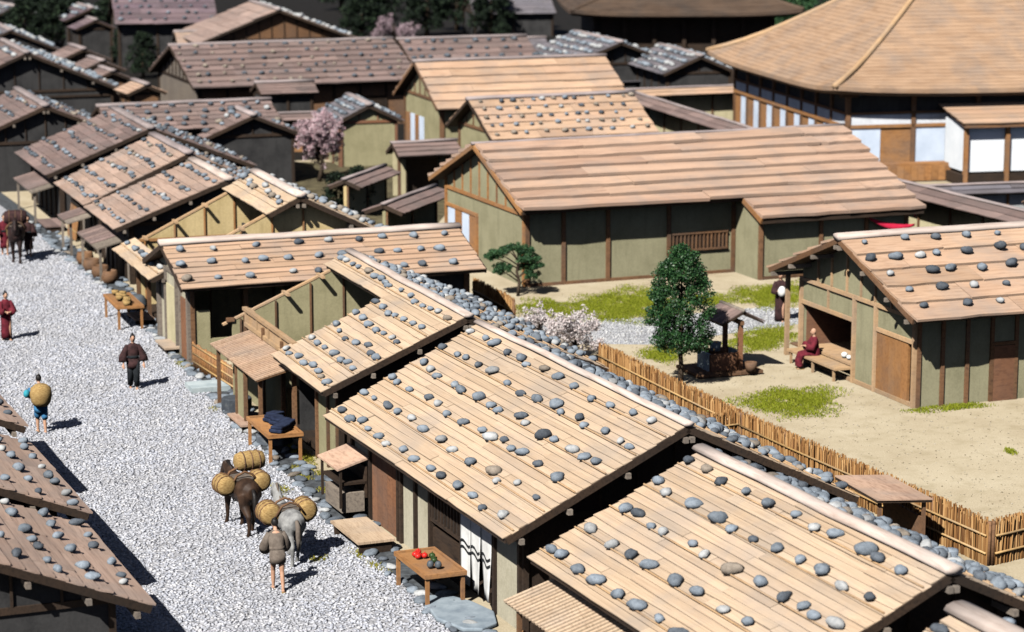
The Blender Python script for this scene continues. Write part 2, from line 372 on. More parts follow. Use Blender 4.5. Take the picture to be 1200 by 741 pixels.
pebbles('yard_grit', [at(640, 420), at(900, 520), at(1210, 640), at(1300, 470), at(940, 425), at(930, 340), at(640, 345)], 12, .010, .028, islandmat('grit', [(0, (.20,.16,.10)), (.4, (.36,.30,.20)), (1, (.55,.50,.40))], .9), 'small brown grit and litter scattered over the sandy yard', 'grit')
# grass
def blades(name, spots, dens, mat, label, cat, hmin=.03, hmax=.085, wid=.018):
    V = []; 
    for c, rx, ry, rz in spots:
        n = int(dens*math.pi*rx*ry); a = RNG.uniform(0, 6.283, n); r = np.sqrt(RNG.uniform(0, 1, n))
        edge = 1+.16*np.sin(a*3+rx*7)+.12*np.sin(a*5+ry*11)+.07*np.sin(a*9+rx)
        r = r*1.35; keep = RNG.uniform(0, 1, n) < np.clip(1.25-r, .0, 1)**1.3; r = r*edge
        x = r*np.cos(a)*rx; y = r*np.sin(a)*ry
        cz, sz = math.cos(rz), math.sin(rz); X = c[0]+x*cz-y*sz; Y = c[1]+x*sz+y*cz
        pn = np.sin(X*3.1+Y*.7)*np.sin(Y*1.9-X)+.6*np.sin(X*7.3+1)*np.sin(Y*5.1); keep &= RNG.uniform(0, 1, n) < np.clip(.75+.45*pn, .15, 1)
        X, Y = X[keep], Y[keep]; n = len(X)
        h = RNG.uniform(hmin, hmax, n); t = RNG.uniform(0, 6.283, n); ln = RNG.normal(0, .5, (n, 2))*h[:, None]
        z = np.full(n, c[2] if len(c) > 2 else 0.)
        p = np.stack([np.stack([X-wid*np.cos(t), Y-wid*np.sin(t), z], 1), np.stack([X+wid*np.cos(t), Y+wid*np.sin(t), z], 1), np.stack([X+ln[:, 0], Y+ln[:, 1], z+h], 1)], 1)
        V.append(p.reshape(-1, 3))
    V = np.concatenate(V); F = np.arange(len(V)).reshape(-1, 3)
    o = link(name, fast_mesh(name, V, F), mat); tag(o, label, cat, kind='stuff'); return o
blades('lawn_grass', [(at(728, 360), 2.1, 3.4, R(-20)), (at(640, 362), 1.2, 1.6, 0), (at(905, 346), 1.5, 2.4, R(-20)), (at(893, 398), 1.1, 2.3, R(-25)),
                      (at(928, 471), 1.5, 2.0, R(-20)), (at(775, 415), .7, 1.4, 0), (at(1110, 478), 1.3, .45, R(20)), (at(830, 352), .7, 1.3, 0), (at(1185, 530), .16, .4, 0)],
       5200, M['grass'], 'bright yellow-green grass patches on the sandy yard', 'grass')
GUT = [(345, 548), (380, 575), (355, 560), (450, 668), (420, 650), (437, 662), (330, 575), (250, 480), (215, 428), (205, 418), (375, 655)]
blades('street_moss', [(at(x, y), random.uniform(.14, .3), random.uniform(.25, .7), R(20)) for x, y in GUT] + [(at(352, 533), .25, 1.3, R(22)), (at(385, 561), .22, 1.2, R(22)), (at(408, 580), .2, .8, R(22)), (at(266, 438), .3, 1.6, R(22)), (at(232, 410), .22, 1.2, R(22))],
       3800, M['moss'], 'yellow-green moss tufts along the street edge', 'moss', .03, .08)

# gutter with its lining stones (pieces of the setting)
def offset(line, d):
    out = []
    for i, p in enumerate(line):
        t = (line[min(i+1, len(line)-1)]-line[max(i-1, 0)]).normalized(); out.append(p+Vector((t.y, -t.x, 0))*d)
    return out
gl, gr = offset(EDGE[:10], -.05), offset(EDGE[:10], .75)
gm = MB(); gm.quad(*[(p.x, p.y, .008) for p in gl], *[(p.x, p.y, .008) for p in gr[::-1]])
gutter = tag(gm.build('gutter', plain('gutter_bed', (.035,.038,.042), (.09,.10,.11), 5, .8, .4)), kind='structure')
def stone_mesh(i, flat=.62):
    rr = random.Random(100+i); m = MB(); nn, mm = 9, 7
    ph = [rr.uniform(0, 6.3) for _ in range(4)]
    rs = []
    for k in range(mm):
        t = math.pi*(k+.12)/(mm-1+.24)
        for j in range(nn):
            a = 2*math.pi*j/nn
            q = 1+.15*math.sin(2*a+ph[0])+.11*math.sin(3*a+ph[1]+t)+.05*math.sin(5*a+ph[3]-2*t)+rr.uniform(-.05, .05)
            st = math.sin(t)**.8; m.v.append((st*math.cos(a)*q, st*math.sin(a)*q*.8, -math.cos(t)*flat*(1+.1*math.sin(a+ph[2]))))
    for k in range(mm-1):
        for j in range(nn): a = k*nn+j; b = k*nn+(j+1) % nn; m.f.append((a, b, b+nn, a+nn))
    m.f.append(tuple(range(nn))[::-1]); m.f.append(tuple((mm-1)*nn+j for j in range(nn)))
    return m
SM = [stone_mesh(i) for i in range(7)]
STONE_MATS = ['stone_blue', 'stone_dark', 'stone_pale', 'stone_tan']
SME = {(i, c): None for i in range(7) for c in STONE_MATS}
for (i, c) in SME:
    me = SM[i].mesh('river_stone', True); me.materials.append(M[c]); SME[(i, c)] = me
for line, jit, n0 in ((offset(EDGE[:9], .02), .08, 150), (offset(EDGE[:9], .66), .12, 145)):
    seg = [(line[i], line[i+1]) for i in range(len(line)-1)]; Ls = [(b-a).length for a, b in seg]; T = sum(Ls)
    for k in range(n0):
        d = T*(k+random.uniform(.1, .9))/n0
        for (a, b), L in zip(seg, Ls):
            if d <= L: p = a+(b-a)*(d/L); break
            d -= L
        o = link('kerb_stone', SME[(random.randrange(7), random.choices(STONE_MATS, (6, 2, 1.5, .4))[0])], None, gutter)
        s = random.uniform(.10, .21); o.scale = (s*random.uniform(1, 1.6), s, s*.75); o.rotation_euler = (0, 0, random.uniform(0, 6.3))
        o.location = (p.x+random.gauss(0, jit), p.y+random.gauss(0, jit), .04)

# ---------------------------------------------------------------- generic gabled houses
def plank_mesh(i):
    rr = random.Random(i); m = MB(); K = 5
    for k in range(K+1):
        x = -.5+k/K; a, b = -.5+rr.uniform(-.03, .03), .5; z = rr.uniform(-.10, .10)
        m.v += [(x, a, -.5+z), (x, b, -.5), (x, b, .5), (x, a, .5+z)]
    for k in range(K):
        o = 4*k
        for j in range(4): m.f.append((o+j, o+(j+1) % 4, o+4+(j+1) % 4, o+4+j))
    m.f += [(3, 2, 1, 0), (4*K, 4*K+1, 4*K+2, 4*K+3)]
    return m
PLK = {}
def plank(mat):
    if mat not in PLK:
        PLK[mat] = []
        for i in range(6):
            me = plank_mesh(i).mesh('plank'); me.materials.append(M[mat]); PLK[mat].append(me)
    return random.choice(PLK[mat])
ORD = ['first', 'second', 'third', 'fourth', 'fifth', 'sixth', 'seventh', 'eighth', 'ninth', 'tenth', 'eleventh', 'twelfth', 'thirteenth', 'fourteenth', 'fifteenth', 'sixteenth', 'seventeenth', 'eighteenth', 'nineteenth', 'twentieth']+['twenty-'+x for x in ('first', 'second', 'third', 'fourth', 'fifth', 'sixth', 'seventh', 'eighth', 'ninth')]
STONES = []        # (world location, scale, rotation, colour, roof words)
class House:
    def __init__(s, name, label, x, y, yaw, cat='house', group=None):
        s.root = empty(name, (x, y, 0), R(yaw)); tag(s.root, label, cat, group)
        s.x, s.y, s.a = x, y, R(yaw)
    def W(s, p):
        c, n = math.cos(s.a), math.sin(s.a); return Vector((s.x+p[0]*c-p[1]*n, s.y+p[0]*n+p[1]*c, p[2]))
    def part(s, name, mb, mat, parent=None, smooth=False): return mb.build(name, M[mat] if isinstance(mat, str) else mat, parent or s.root, smooth)
    def boxp(s, name, c, d, mat, parent=None, m=None): return s.part(name, MB().box(c, d, m), mat, parent)
    def beamp(s, name, p, q, w, h, mat, parent=None): return s.part(name, MB().beam(p, q, w, h), mat, parent)
    def roof(s, x0, x1, run, rise, he, nc=14, plen=3.0, mat='plank_pale', sides=(-1, 1), regions=None, th=.10, step=.05, ridge='ridge_pale', rr=.17,
             rows=5, sgap=.85, ssize=(.13, .21), swords=None, sback=True, sfront=True, barge='wood_dark', purl=True, weights=(8, 1.7, 1.8, .8), batten=True, rows_back=None, ridge_x=None):
        """regions: list of (side, xa, xb, s0, s1), s = 0 at ridge, 1 at eave"""
        s.x0, s.x1, s.run, s.rise, s.he = x0, x1, run, rise, he
        sl = math.hypot(run, rise); ta = math.atan2(rise, run)
        if regions is None: regions = [(sd, x0, x1, 0, 1) for sd in sides]
        deck = MB()
        def pt(sd, x, t, off=0):  # t along slope 0..1, off normal offset
            return Vector((x, sd*(run*t+math.sin(ta)*off), he+rise*(1-t)+math.cos(ta)*off))
        s.pt = pt
        for sd, xa, xb, a, b in regions:
            p = [pt(sd, xa, a), pt(sd, xb, a), pt(sd, xb, b), pt(sd, xa, b)]; q = [v-Vector((0, 0, th)) for v in p]
            n = len(deck.v); deck.v += [tuple(v) for v in p+q]
            deck.f += [(n, n+1, n+2, n+3), (n+7, n+6, n+5, n+4)]+[(n+i, n+4+i, n+4+(i+1) % 4, n+(i+1) % 4) for i in range(4)]
        rf = s.part('roof', deck, 'wood_dark'); s.rf = rf
        cw = sl/nc
        for sd, xa, xb, a, b in regions:
            k0, k1 = round(a*nc), round(b*nc)
            for k in range(k0, k1):
                x = xa-random.uniform(0, .06); first = True
                while x < xb-.05:
                    L = min(plen*random.uniform(.7, 1.3), xb-x+random.uniform(0, .06))
                    if xb-(x+L) < .5: L = xb-x+random.uniform(0, .06)
                    if first and k % 2: L = max(.6, L*.55); 
                    first = False
                    o = link('plank', plank(mat), None, rf)
                    tm = (k+.5)/nc+.10/nc
                    c = pt(sd, x+L/2, tm, step*.55+.012)
                    m = Matrix.Rotation(sd*-1*(ta-math.atan2(step*.8, cw)*1.0), 4, 'X') if sd > 0 else Matrix.Rotation(math.pi, 4, 'Z') @ Matrix.Rotation(-(ta-math.atan2(step*.8, cw)), 4, 'X')
                    # local +y of plank points to the ridge for side -1
                    if sd > 0: m = Matrix.Rotation(math.pi, 4, 'Z') @ Matrix.Rotation((ta-math.atan2(step*.8, cw)), 4, 'X')
                    else: m = Matrix.Rotation((ta-math.atan2(step*.8, cw)), 4, 'X')
                    m = m @ Matrix.Rotation(random.gauss(0, .004), 4, 'Z') @ Matrix.Rotation(random.gauss(0, .006), 4, 'Y')
                    o.matrix_local = Matrix.Translation(c) @ m @ Matrix.Diagonal((L-.012, cw*1.22, step*.75, 1))
                    x += L
        # bargeboards
        for x in (x0, x1):
            for sd in (-1, 1):
                rg = [r for r in regions if r[0] == sd and (abs(r[1]-x) < .01 or abs(r[2]-x) < .01)]
                for r in rg:
                    e = .03 if x == x1 else -.03
                    s.beamp('bargeboard', pt(sd, x+e, r[3], -.05), pt(sd, x+e, r[4], -.05), .06, .16, barge, rf)
        # ridge cap
        if ridge:
            rx0, rx1 = ridge_x or (x0, x1); K = max(3, int((rx1-rx0)/1.2)); m = MB()
            pts = [(rx0-.1+(rx1-rx0+.2)*i/K, random.uniform(-.02, .02), he+rise+.07+random.uniform(-.015, .015)) for i in range(K+1)]
            m.tube(pts, [(rr*1.3, rr*.6)]*(K+1), 10); s.part('ridge_cap', m, ridge, rf, True)
        if purl:
            for sd, xa, xb, a, b in regions:
                for t in (.04, .36, .68, .94):
                    if a <= t <= b: s.beamp('purlin', pt(sd, xa-.12, t, -.22), pt(sd, xb+.12, t, -.22), .10, .12, 'wood_grey', rf)
        # stones laid on the boards in rows
        if rows:
            for sd, xa, xb, a, b in regions:
                if (sd > 0 and not sback) or (sd < 0 and not sfront): continue
                rws = rows_back if (rows_back and sd > 0) else rows
                for k in range(rws):
                    t = (k+.62)/rws
                    if not a <= t <= b: continue
                    if batten: s.part('batten', MB().tube([pt(sd, xa, t+.012, step+.045), pt(sd, (xa+xb)/2, t+.012, step+.04), pt(sd, xb, t+.012, step+.045)], .022, 5), 'wood_pale' if mat == 'plank_pale' else 'wood_brown', rf)
                    x = xa+random.uniform(.2, .6); cnt = 0
                    while x < xb-.15:
                        sz = random.uniform(*ssize)*random.choice((1, 1, 1, .85, 1.1)); tt = t-.015+random.gauss(0, .012)
                        p = s.W(pt(sd, x, tt, step+.03+sz*.36))
                        STONES.append((p, sz, (sd*ta*0.0, 0, random.uniform(0, 6.3)), random.choices(STONE_MATS, weights)[0], swords or '', (cnt, k, sd, s.a))); cnt += 1
                        x += sgap*random.choice((.6, .8, 1, 1.05, 1.2, 1.4))*(.8 if sd > 0 and rows_back else 1)
        return rf
    def top(s, y, dz=.16): return s.he + (s.run-abs(y))*s.rise/s.run - dz
    def gable(s, x, y0, y1, mat, tie=None, studs=.85, frame='wood_brown', out=-1, openings=(), hi=None):
        """pentagon wall at local x, with frame on the side `out`"""
        pts = [(y0, 0), (y1, 0), (y1, s.top(y1)), (0, s.top(0)), (y0, s.top(y0))]
        s.part('wall', MB().prism(pts, 'x', x-.05, x+.05), mat)
        xo = x+out*.075
        if frame:
            tie = tie or s.top(y0)
            s.beamp('beam', (xo, y0, tie), (xo, y1, tie), .07, .14, frame)
            n = max(2, round((y1-y0)/studs))
            for i in range(1, n):
                y = y0+(y1-y0)*i/n
                if s.top(y)-tie > .35: s.beamp('stud', (xo, y, tie+.07), (xo, y, s.top(y)), .08, .05, frame)
            for y in (y0, y1): s.beamp('post', (xo, y, 0), (xo, y, s.top(y)), .13, .13, frame)
    def wall(s, y, xa, xb, h, mat, th=.1, z0=0): return s.boxp('wall', ((xa+xb)/2, y, z0+(h-z0)/2), (xb-xa, th, h-z0), mat)
    def posts(s, y, xs, h, mat='wood_brown', w=.13, z0=0):
        for x in xs: s.beamp('post', (x, y, z0), (x, y, h), w, w, mat)
    def lattice(s, y, xa, xb, z0, z1, n, mat='wood_dark', back='wood_dark'):
        o = s.boxp('window', ((xa+xb)/2, y, (z0+z1)/2), (xb-xa, .04, z1-z0), back)
        for i in range(n+1):
            x = xa+(xb-xa)*i/n; s.beamp('slat', (x, y-.05, z0), (x, y-.05, z1), .05, .05, mat, o)
        for z in (z0, z1): s.beamp('frame', (xa-.05, y-.05, z), (xb+.05, y-.05, z), .09, .07, mat, o)
    def shell(s, ohe, oha, ohb, mat, pm='wood_brown', gm=None, pn=5, front=True, gables=(True, True), studs=.9):
        """four walls; ohe eave overhang, oha/ohb gable overhangs at x0/x1"""
        y0 = -(s.run-ohe); xa, xb = s.x0+oha, s.x1-ohb; h = s.top(y0)
        if front:
            s.wall(y0, xa, xb, h, mat); s.posts(y0-.06, [xa+(xb-xa)*i/pn for i in range(pn+1)], h, pm)
        s.wall(-y0, xa, xb, h, mat)
        if gables[0]: s.gable(xa, y0, -y0, gm or mat, out=-1, frame=pm, studs=studs)
        if gables[1]: s.gable(xb, y0, -y0, gm or mat, out=1, frame=pm, studs=studs)
        return y0, xa, xb, h

# ---- A: large front house
A = House('board_roofed_house', 'long house with pale stone-weighted board roof behind the table of red fruit', 3.78, 51.78, -67.5, group='houses lining the street')
A.roof(-12.05, 0, 4.25, 2.04, 2.35, nc=23, plen=4.5, step=.034, rows=6, sgap=.84, ssize=(.115, .175), rr=.10, rows_back=9, swords='fruit table house')
y0 = -3.55; hA = A.top(y0)
A.wall(3.55, -11.7, -.35, hA, 'plaster_grey'); A.gable(-11.7, y0, 3.55, 'plaster_grey', out=-1, frame='wood_grey'); A.gable(-.65, y0, 3.55, 'wood_dark', out=1, frame='wood_dark')  # near gable in black wood: shade under the overhang painted in
A.wall(y0, -11.7, -10.35, hA, 'plaster_grey'); A.wall(y0, -8.1, -6.1, hA, 'plaster_grey'); A.wall(y0, -6.1, -4.0, hA, 'plaster_grey', z0=1.95)
A.wall(y0, -2.05, -.62, hA, 'plaster_grey'); A.wall(y0, -4.0, -2.05, hA, 'plaster_grey', z0=2.15); A.wall(y0, -6.1, -4.0, .95, 'wood_dark')
d = A.boxp('door', (-9.35, y0, 1.0), (1.9, .06, 2.0), 'wood_red')
for i in range(5): A.boxp('board', (-10.1+i*.375, y0-.05, 1.0), (.36, .03, 1.96), 'wood_red', d)
A.wall(y0, -10.35, -8.1, hA, 'plaster_grey', z0=2.02)
A.posts(y0-.07, (-11.7, -10.35, -8.3, -8.1, -7.1, -6.1, -4.05, -2.1, -.66), hA, 'wood_dark', .12)
A.lattice(y0-.02, -6.0, -4.15, 1.15, 1.9, 9, 'wood_dark', 'plaster_dark')
A.boxp('floor', (-6, 0, .12), (11.2, 6.9, .24), 'wood_dark')
nr = empty('noren_curtain', A.W((-3.05, y0-.14, 1.98)), A.a); tag(nr, 'white split door curtain with dark wavy bands on the fruit seller\'s house', 'curtain')
def cloth_panel(name, x0, x1, z0, z1, mat, parent, amp=.035, nx=8, nz=8, y=0, ph=0):
    m = MB()
    for k in range(nz+1):
        for j in range(nx+1):
            x = x0+(x1-x0)*j/nx; x += ((x0+x1)/2-x)*max(0, k/nz-.35)*.55; z = z1+(z0-z1)*k/nz; m.v.append((x, y+amp*(k/nz)*math.sin(x*9+ph), z))
    for k in range(nz):
        for j in range(nx): a = k*(nx+1)+j; m.f.append((a, a+1, a+nx+2, a+nx+1))
    o = m.build(name, M[mat], parent, True); md = o.modifiers.new('t', 'SOLIDIFY'); md.thickness = .012; return o
for i in range(3):
    xa = -.92+i*.62
    cp = cloth_panel('cloth_panel', xa, xa+(.58 if i < 2 else .6), -1.75, 0, 'cloth_white', nr, ph=i*2)
    for k, zz in enumerate((-.78, -.93)):
        m = MB()
        for j in range(7):
            x = xa+.02+.55*j/6; z = zz+.05*math.sin(j*1.05+i*.4); y = -.02+.035*(-z/1.75)*math.sin(x*9+i*2)
            m.v += [(x, y, z-.035), (x, y, z+.035)]
        for j in range(6): m.f.append((2*j, 2*j+2, 2*j+3, 2*j+1))
        m.build('band', M['cloth_black'], cp)
tag(MB().tube([(-1.0,0,.02), (1.0,0,.02)], .025, 6).build('rod', M['bamboo'], nr))
# small awning and niche on the far end of A
aw = empty('window_awning', A.W((-11.2, y0-.1, 0)), A.a); tag(aw, 'small board awning over a dark niche on the fruit seller\'s house', 'awning')
MB().prism([(0, 1.62), (-.85, 1.38), (-.85, 1.33), (0, 1.57)], 'x', -.75, .85).build('awning_board', M['plank_pink'], aw)
for x in (-.68, .78): MB().beam((x, -.75, .35), (x, -.75, 1.36), .06, .06).build('post', M['wood_dark'], aw)
MB().box((.05, -.4, .95), (1.4, .7, .06)).build('shelf', M['wood_dark'], aw)
MB().box((.05, -.06, .95), (1.4, .05, .8)).build('back_panel', M['wood_dark'], aw)
MB().box((.05, -.4, .45), (1.3, .6, .5)).build('cabinet', M['wood_grey'], aw)

# ---- B: house at the lower right
B = House('board_roofed_house', 'nearest house with pale board roof of large stones at lower right corner', 4.01, 50.63, -66.7, group='houses lining the street')
B.roof(0, 9.45, 3.95, 1.87, 2.25, nc=21, plen=4.5, step=.036, rows=5, sgap=.80, ssize=(.125, .195), rows_back=8, swords='lower right house', rr=.15)
B.shell(.7, .3, .65, 'plaster_grey', 'wood_dark', gm='wood_dark')  # gables in black wood, their shade put into the colour
cb = empty('slat_canopy', B.W((0, -3.3, 0)), B.a); tag(cb, 'ribbed slat canopy under the eave of the nearest house', 'canopy')
MB().prism([(0, 1.92), (-1.35, 1.52), (-1.35, 1.47), (0, 1.87)], 'x', .3, 6.0).build('canopy_board', M['wood_brown'], cb)
for i in range(36):
    x = .38+i*.157; MB().beam((x, .02, 1.95), (x, -1.4, 1.535), .08, .05).build('slat', M['plank_pale'], cb)
for x in (.8, 3, 5.6): MB().beam((x, -1.25, 0), (x, -1.25, 1.5), .09, .09).build('post', M['wood_brown'], cb)

# ---- Z: next house, only its ridge corner shows
Z = House('board_roofed_house', 'house cut off by the lower right corner, only its ridge end showing', 7.75, 41.0, -66.7, group='houses lining the street')
zz = Z.W((0, 0, 0))
Z.roof(0, 6, 3.8, 1.7, 2.0, nc=12, plen=3, rows=4, sgap=.9, swords='cropped corner house', rr=.22)
Z.shell(.7, .4, .3, 'plaster_grey', 'wood_dark')

# ---- C: half-roofed house with open front
C = House('board_roofed_house', 'half-roofed house with bare olive end wall and stall of blue cloth', -1.19, 64.95, -69.6, group='houses lining the street')
C.roof(-10.9, 0, 4.05, 1.74, 2.45, nc=16, plen=3.6, step=.036, rows=6, sgap=.66, ssize=(.10, .15), rr=.12, rows_back=10, swords='blue cloth house',
       regions=[(-1, -5.0, 0, 0, 1), (-1, -10.9, -5.0, 0, .1875), (1, -10.9, 0, 0, 1)])
yc = -3.4; hC = C.top(yc)
C.wall(3.4, -10.5, -.35, hC, 'plaster_olive'); C.gable(-.6, yc, 3.4, 'wood_dark', out=1, frame='wood_dark')  # black wood on the near gable paints in its shade
C.gable(-10.55, yc-.45, 3.4, 'plaster_olive', out=1, frame=None)
for y in (-3.6, -2.5, -1.4, -.35, 1.0): C.beamp('stud', (-10.48, y, 0), (-10.48, y, C.top(y)-.02), .09, .05, 'wood_brown')
for z in (1.25, 2.45): C.beamp('beam', (-10.47, -3.8, z), (-10.47, min(0, -4.05+(C.he+C.rise-z)/C.rise*0+0), z), .07, .12, 'wood_brown')
C.beamp('rafter', (-10.55, -4.15, C.top(-4.15)+.05), (-10.55, -.7, C.top(-.7)+.05), .13, .06, 'wood_pale')
for y in (-3.3, -2.2, -1.1): C.beamp('purlin_stub', (-10.7, y, C.top(y)+.08), (-10.05, y, C.top(y)+.08), .1, .08, 'wood_pale')
C.boxp('floor', (-5.5, 0, .1), (10, 6.7, .2), 'wood_dark')
C.wall(yc, -2.6, -.58, hC, 'plaster_olive'); C.wall(yc, -10.5, -6.2, 1.9, 'plaster_olive')
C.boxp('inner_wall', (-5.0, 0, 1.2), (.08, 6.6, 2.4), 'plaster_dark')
C.posts(yc-.06, (-.62, -1.5, -2.6, -5.0, -6.2, -8.3, -10.5), hC, 'wood_brown', .12)
C.beamp('beam', (-10.6, yc-.05, 2.3), (-4.9, yc-.05, 2.3), .12, .12, 'wood_pale'); C.beamp('beam', (-10.6, yc-.05, 2.75), (-4.9, yc-.05, 2.75), .14, .1, 'wood_pale')
for i in range(5): C.beamp('stud', (-10.4+i*1.35, yc-.05, 2.3), (-10.4+i*1.35, yc-.05, 2.75), .08, .08, 'wood_pale')
C.boxp('board_panel', (-7.7, yc-.02, 2.53), (5.5, .04, .34), 'wood_pale')
cc = empty('slat_canopy', C.W((0, yc-.1, 0)), C.a); tag(cc, 'brown ribbed slat canopy beside the bare olive end wall', 'canopy')
MB().prism([(0, 2.15), (-1.15, 1.85), (-1.15, 1.80), (0, 2.10)], 'x', -9.9, -4.6).build('canopy_board', M['wood_brown'], cc)
for i in range(30):
    x = -9.85+i*.18; MB().beam((x, .02, 2.185), (x, -1.2, 1.865), .085, .05).build('slat', M['plank_tan'], cc)
MB().box((-7.0, -.95, .85), (.9, .08, 1.7)).build('wall_panel', M['plaster_olive'], cc)
for x in (-9.7, -7.5, -6.5, -4.8): MB().beam((x, -1.0, 0), (x, -1.0, 1.8), .1, .1).build('post', M['wood_brown'], cc)
# ---- D: gable to the street
D = House('board_roofed_house', 'house with its pale gable end and door turned to the street, few stones', -11.56, 80.63, 20.5, group='houses lining the street')
D.roof(0, 10.3, 2.9, .98, 2.55, nc=9, plen=3.6, mat='plank_tan', rows=3, sgap=1.05, ssize=(.13, .2), swords='street gable house', sback=False, purl=False, batten=False, rr=.2)
D.wall(2.2, .4, 9.8, D.top(2.2), 'plaster_olive'); D.gable(.4, -2.3, 2.2, 'plaster_grey', out=-1, frame='wood_grey'); D.gable(9.8, -2.3, 2.2, 'plaster_olive', out=1)
D.wall(-2.3, .4, 5.0, .75, 'plaster_olive'); D.wall(-2.3, .4, 1.0, 1.7, 'plaster_olive', .11); D.wall(-2.3, 6.4, 9.8, D.top(-2.3), 'plaster_dark')
D.posts(-2.36, (.42, 2.2, 5, 6.4, 8, 9.8), D.top(-2.3), 'wood_brown')
D.boxp('door', (.33, -1.7, 1.0), (.06, 1.0, 2.0), 'wood_red'); D.boxp('door', (.33, .2, 1.05), (.06, 1.4, 2.1), 'plaster_cream')
for y in (-2.2, -1.15, -.6, 1.0, 1.9): D.beamp('post', (.3, y, 0), (.3, y, 2.6), .1, .1, 'wood_grey')

# ---- E: stripped house behind D
E_ = House('board_roofed_house', 'house with stripped front slope and straw-coloured bare end walls', -7.19, 83.27, -70.4, group='houses lining the street')
E_.roof(-6.4, 0, 5.2, 2.54, 2.2, nc=14, plen=2.4, rows=6, sgap=.7, ssize=(.12, .19), swords='straw wall house',
        regions=[(-1, -6.4, 0, 0, .2143), (1, -6.4, 0, 0, 1), (-1, -6.4, 0, .857, 1)], weights=(5, 2, 3, 1))
E_.gable(-6.1, -4.5, 4.4, 'plaster_straw', out=1, frame=None); E_.gable(-.5, -4.5, 4.4, 'plaster_straw', out=1, frame=None); E_.wall(4.4, -6.1, -.5, E_.top(4.4), 'plaster_straw')
for x in (-6.02, -.42):
    for y in (-4.2, -3.1, -2, -.9, .2): E_.beamp('stud', (x, y, 0), (x, y, E_.top(y)-.02), .09, .05, 'wood_orange')
    E_.beamp('beam', (x, -4.4, 2.55), (x, 0, 2.55), .07, .1, 'wood_orange')
    E_.beamp('rafter', (x-.08, -4.9, E_.top(-4.9)+.08), (x-.08, -1.1, E_.top(-1.1)+.08), .13, .07, 'wood_pale')
    for y in (-4.2, -3.1, -2.0): E_.beamp('purlin_stub', (x-.2, y, E_.top(y)+.12), (x+.45, y, E_.top(y)+.12), .1, .08, 'wood_pale')
E_.wall(-4.4, -2.4, -.5, 2.3, 'wood_orange'); E_.boxp('floor', (-3.3, 0, .1), (5.5, 8.6, .2), 'wood_dark'); E_.posts(-4.45, (-6.1, -4.2, -2.4, -.5), 2.35)
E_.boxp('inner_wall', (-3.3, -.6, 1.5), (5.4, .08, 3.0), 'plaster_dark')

# ---- F, G, H: further along the street
for nm, lab, ax, ay, L, run, rise, words, frontm in (
    ('F2', 'tan roofed house with a dark awning, next beyond the stripped house', -10.81, 93.69, 5.9, 4.42, 1.66, 'the tan roof beyond the stripped house', 'wood_grey'),
    ('F1', 'tan roofed house with woven bamboo screen by its street corner', -13.1, 99.64, 6.7, 4.26, 1.88, 'the tan roof above the woven bamboo screen', 'wood_grey'),
    ('G', 'brown roofed house with dark front near the dark horse', -15.89, 108.5, 8.2, 4.64, 1.86, 'the brown roof near the dark horse', 'wood_dark'),
    ('H', 'dim brown roofed house at the left edge of the photograph', -22.2, 117.5, 8.4, 4.5, 1.85, 'the dim roof at the left edge', 'wood_dark')):
    h = House('board_roofed_house', lab, ax, ay, -69.8, group='houses lining the street')
    h.roof(-L, 0, run, rise, 2.2, nc=12, plen=2.4, mat='plank_worn' if nm[0] == 'F' else 'plank_grey', rows=5, sgap=.66, ssize=(.09, .15), swords=words, batten=False,
           ridge='ridge_pale' if nm == 'F2' else 'ridge_grey', weights=(4, 5, 1, 1) if nm[0] == 'F' else (2, 6, .5, 1))
    y0, xa, xb, hh = h.shell(.7, .3, .35, 'wood_grey' if nm[0] == 'F' else 'plaster_dark', 'wood_dark', gm='plaster_dark', pn=6)  # near-black gables: shade painted into the wall colour
    if nm[0] == 'F':
        h.boxp('door', ((xa+xb)/2+.6, y0-.08, .95), (1.2, .06, 1.9), 'wood_dark'); h.lattice(y0-.08, xa+.6, xa+1.9, 1.0, 1.8, 6)
    aw = empty('street_awning', h.W((-1.2 if nm != 'F1' else -1.4, y0, 0)), h.a)
    tag(aw, {'F2': 'grey board awning with stones on the house beyond the stripped one', 'F1': 'short grey awning beside the woven bamboo screen', 'G': 'wide dark awning on posts beside the dark horse', 'H': 'dim awning at the left edge of the street'}[nm], 'awning')
    wd = {'F2': 3.4, 'F1': 1.6, 'G': 4.2, 'H': 4}[nm]
    MB().prism([(0, 1.75), (-1.3, 1.4), (-1.3, 1.34), (0, 1.69)], 'x', -wd, .6).build('awning_board', M['wood_grey'], aw)
    for k in range(int(wd/.5)): MB().beam((-wd+.2+k*.5, .01, 1.775), (-wd+.2+k*.5, -1.33, 1.415), .44, .03).build('board', M['plank_grey'], aw)
    for x in (-wd+.15, .45): MB().beam((x, -1.15, 0), (x, -1.15, 1.4), .09, .09).build('post', M['wood_grey'], aw)
    if nm == 'F1':
        sc_ = empty('bamboo_screen', h.W((-L+1.3, y0-.35, 0)), h.a); tag(sc_, 'orange woven bamboo screen leaning on a street house', 'screen')
        for k in range(16): MB().beam((-.9+k*.12, 0, .05), (-.9+k*.12, .25, 1.7), .09, .03, (0,1,0)).build('slat', M['wood_orange'], sc_)
        for z in (.4, .95, 1.5): MB().beam((-.98, -.03+z*.15, z), (.98, -.03+z*.15, z), .04, .06).build('rail', M['bamboo'], sc_)

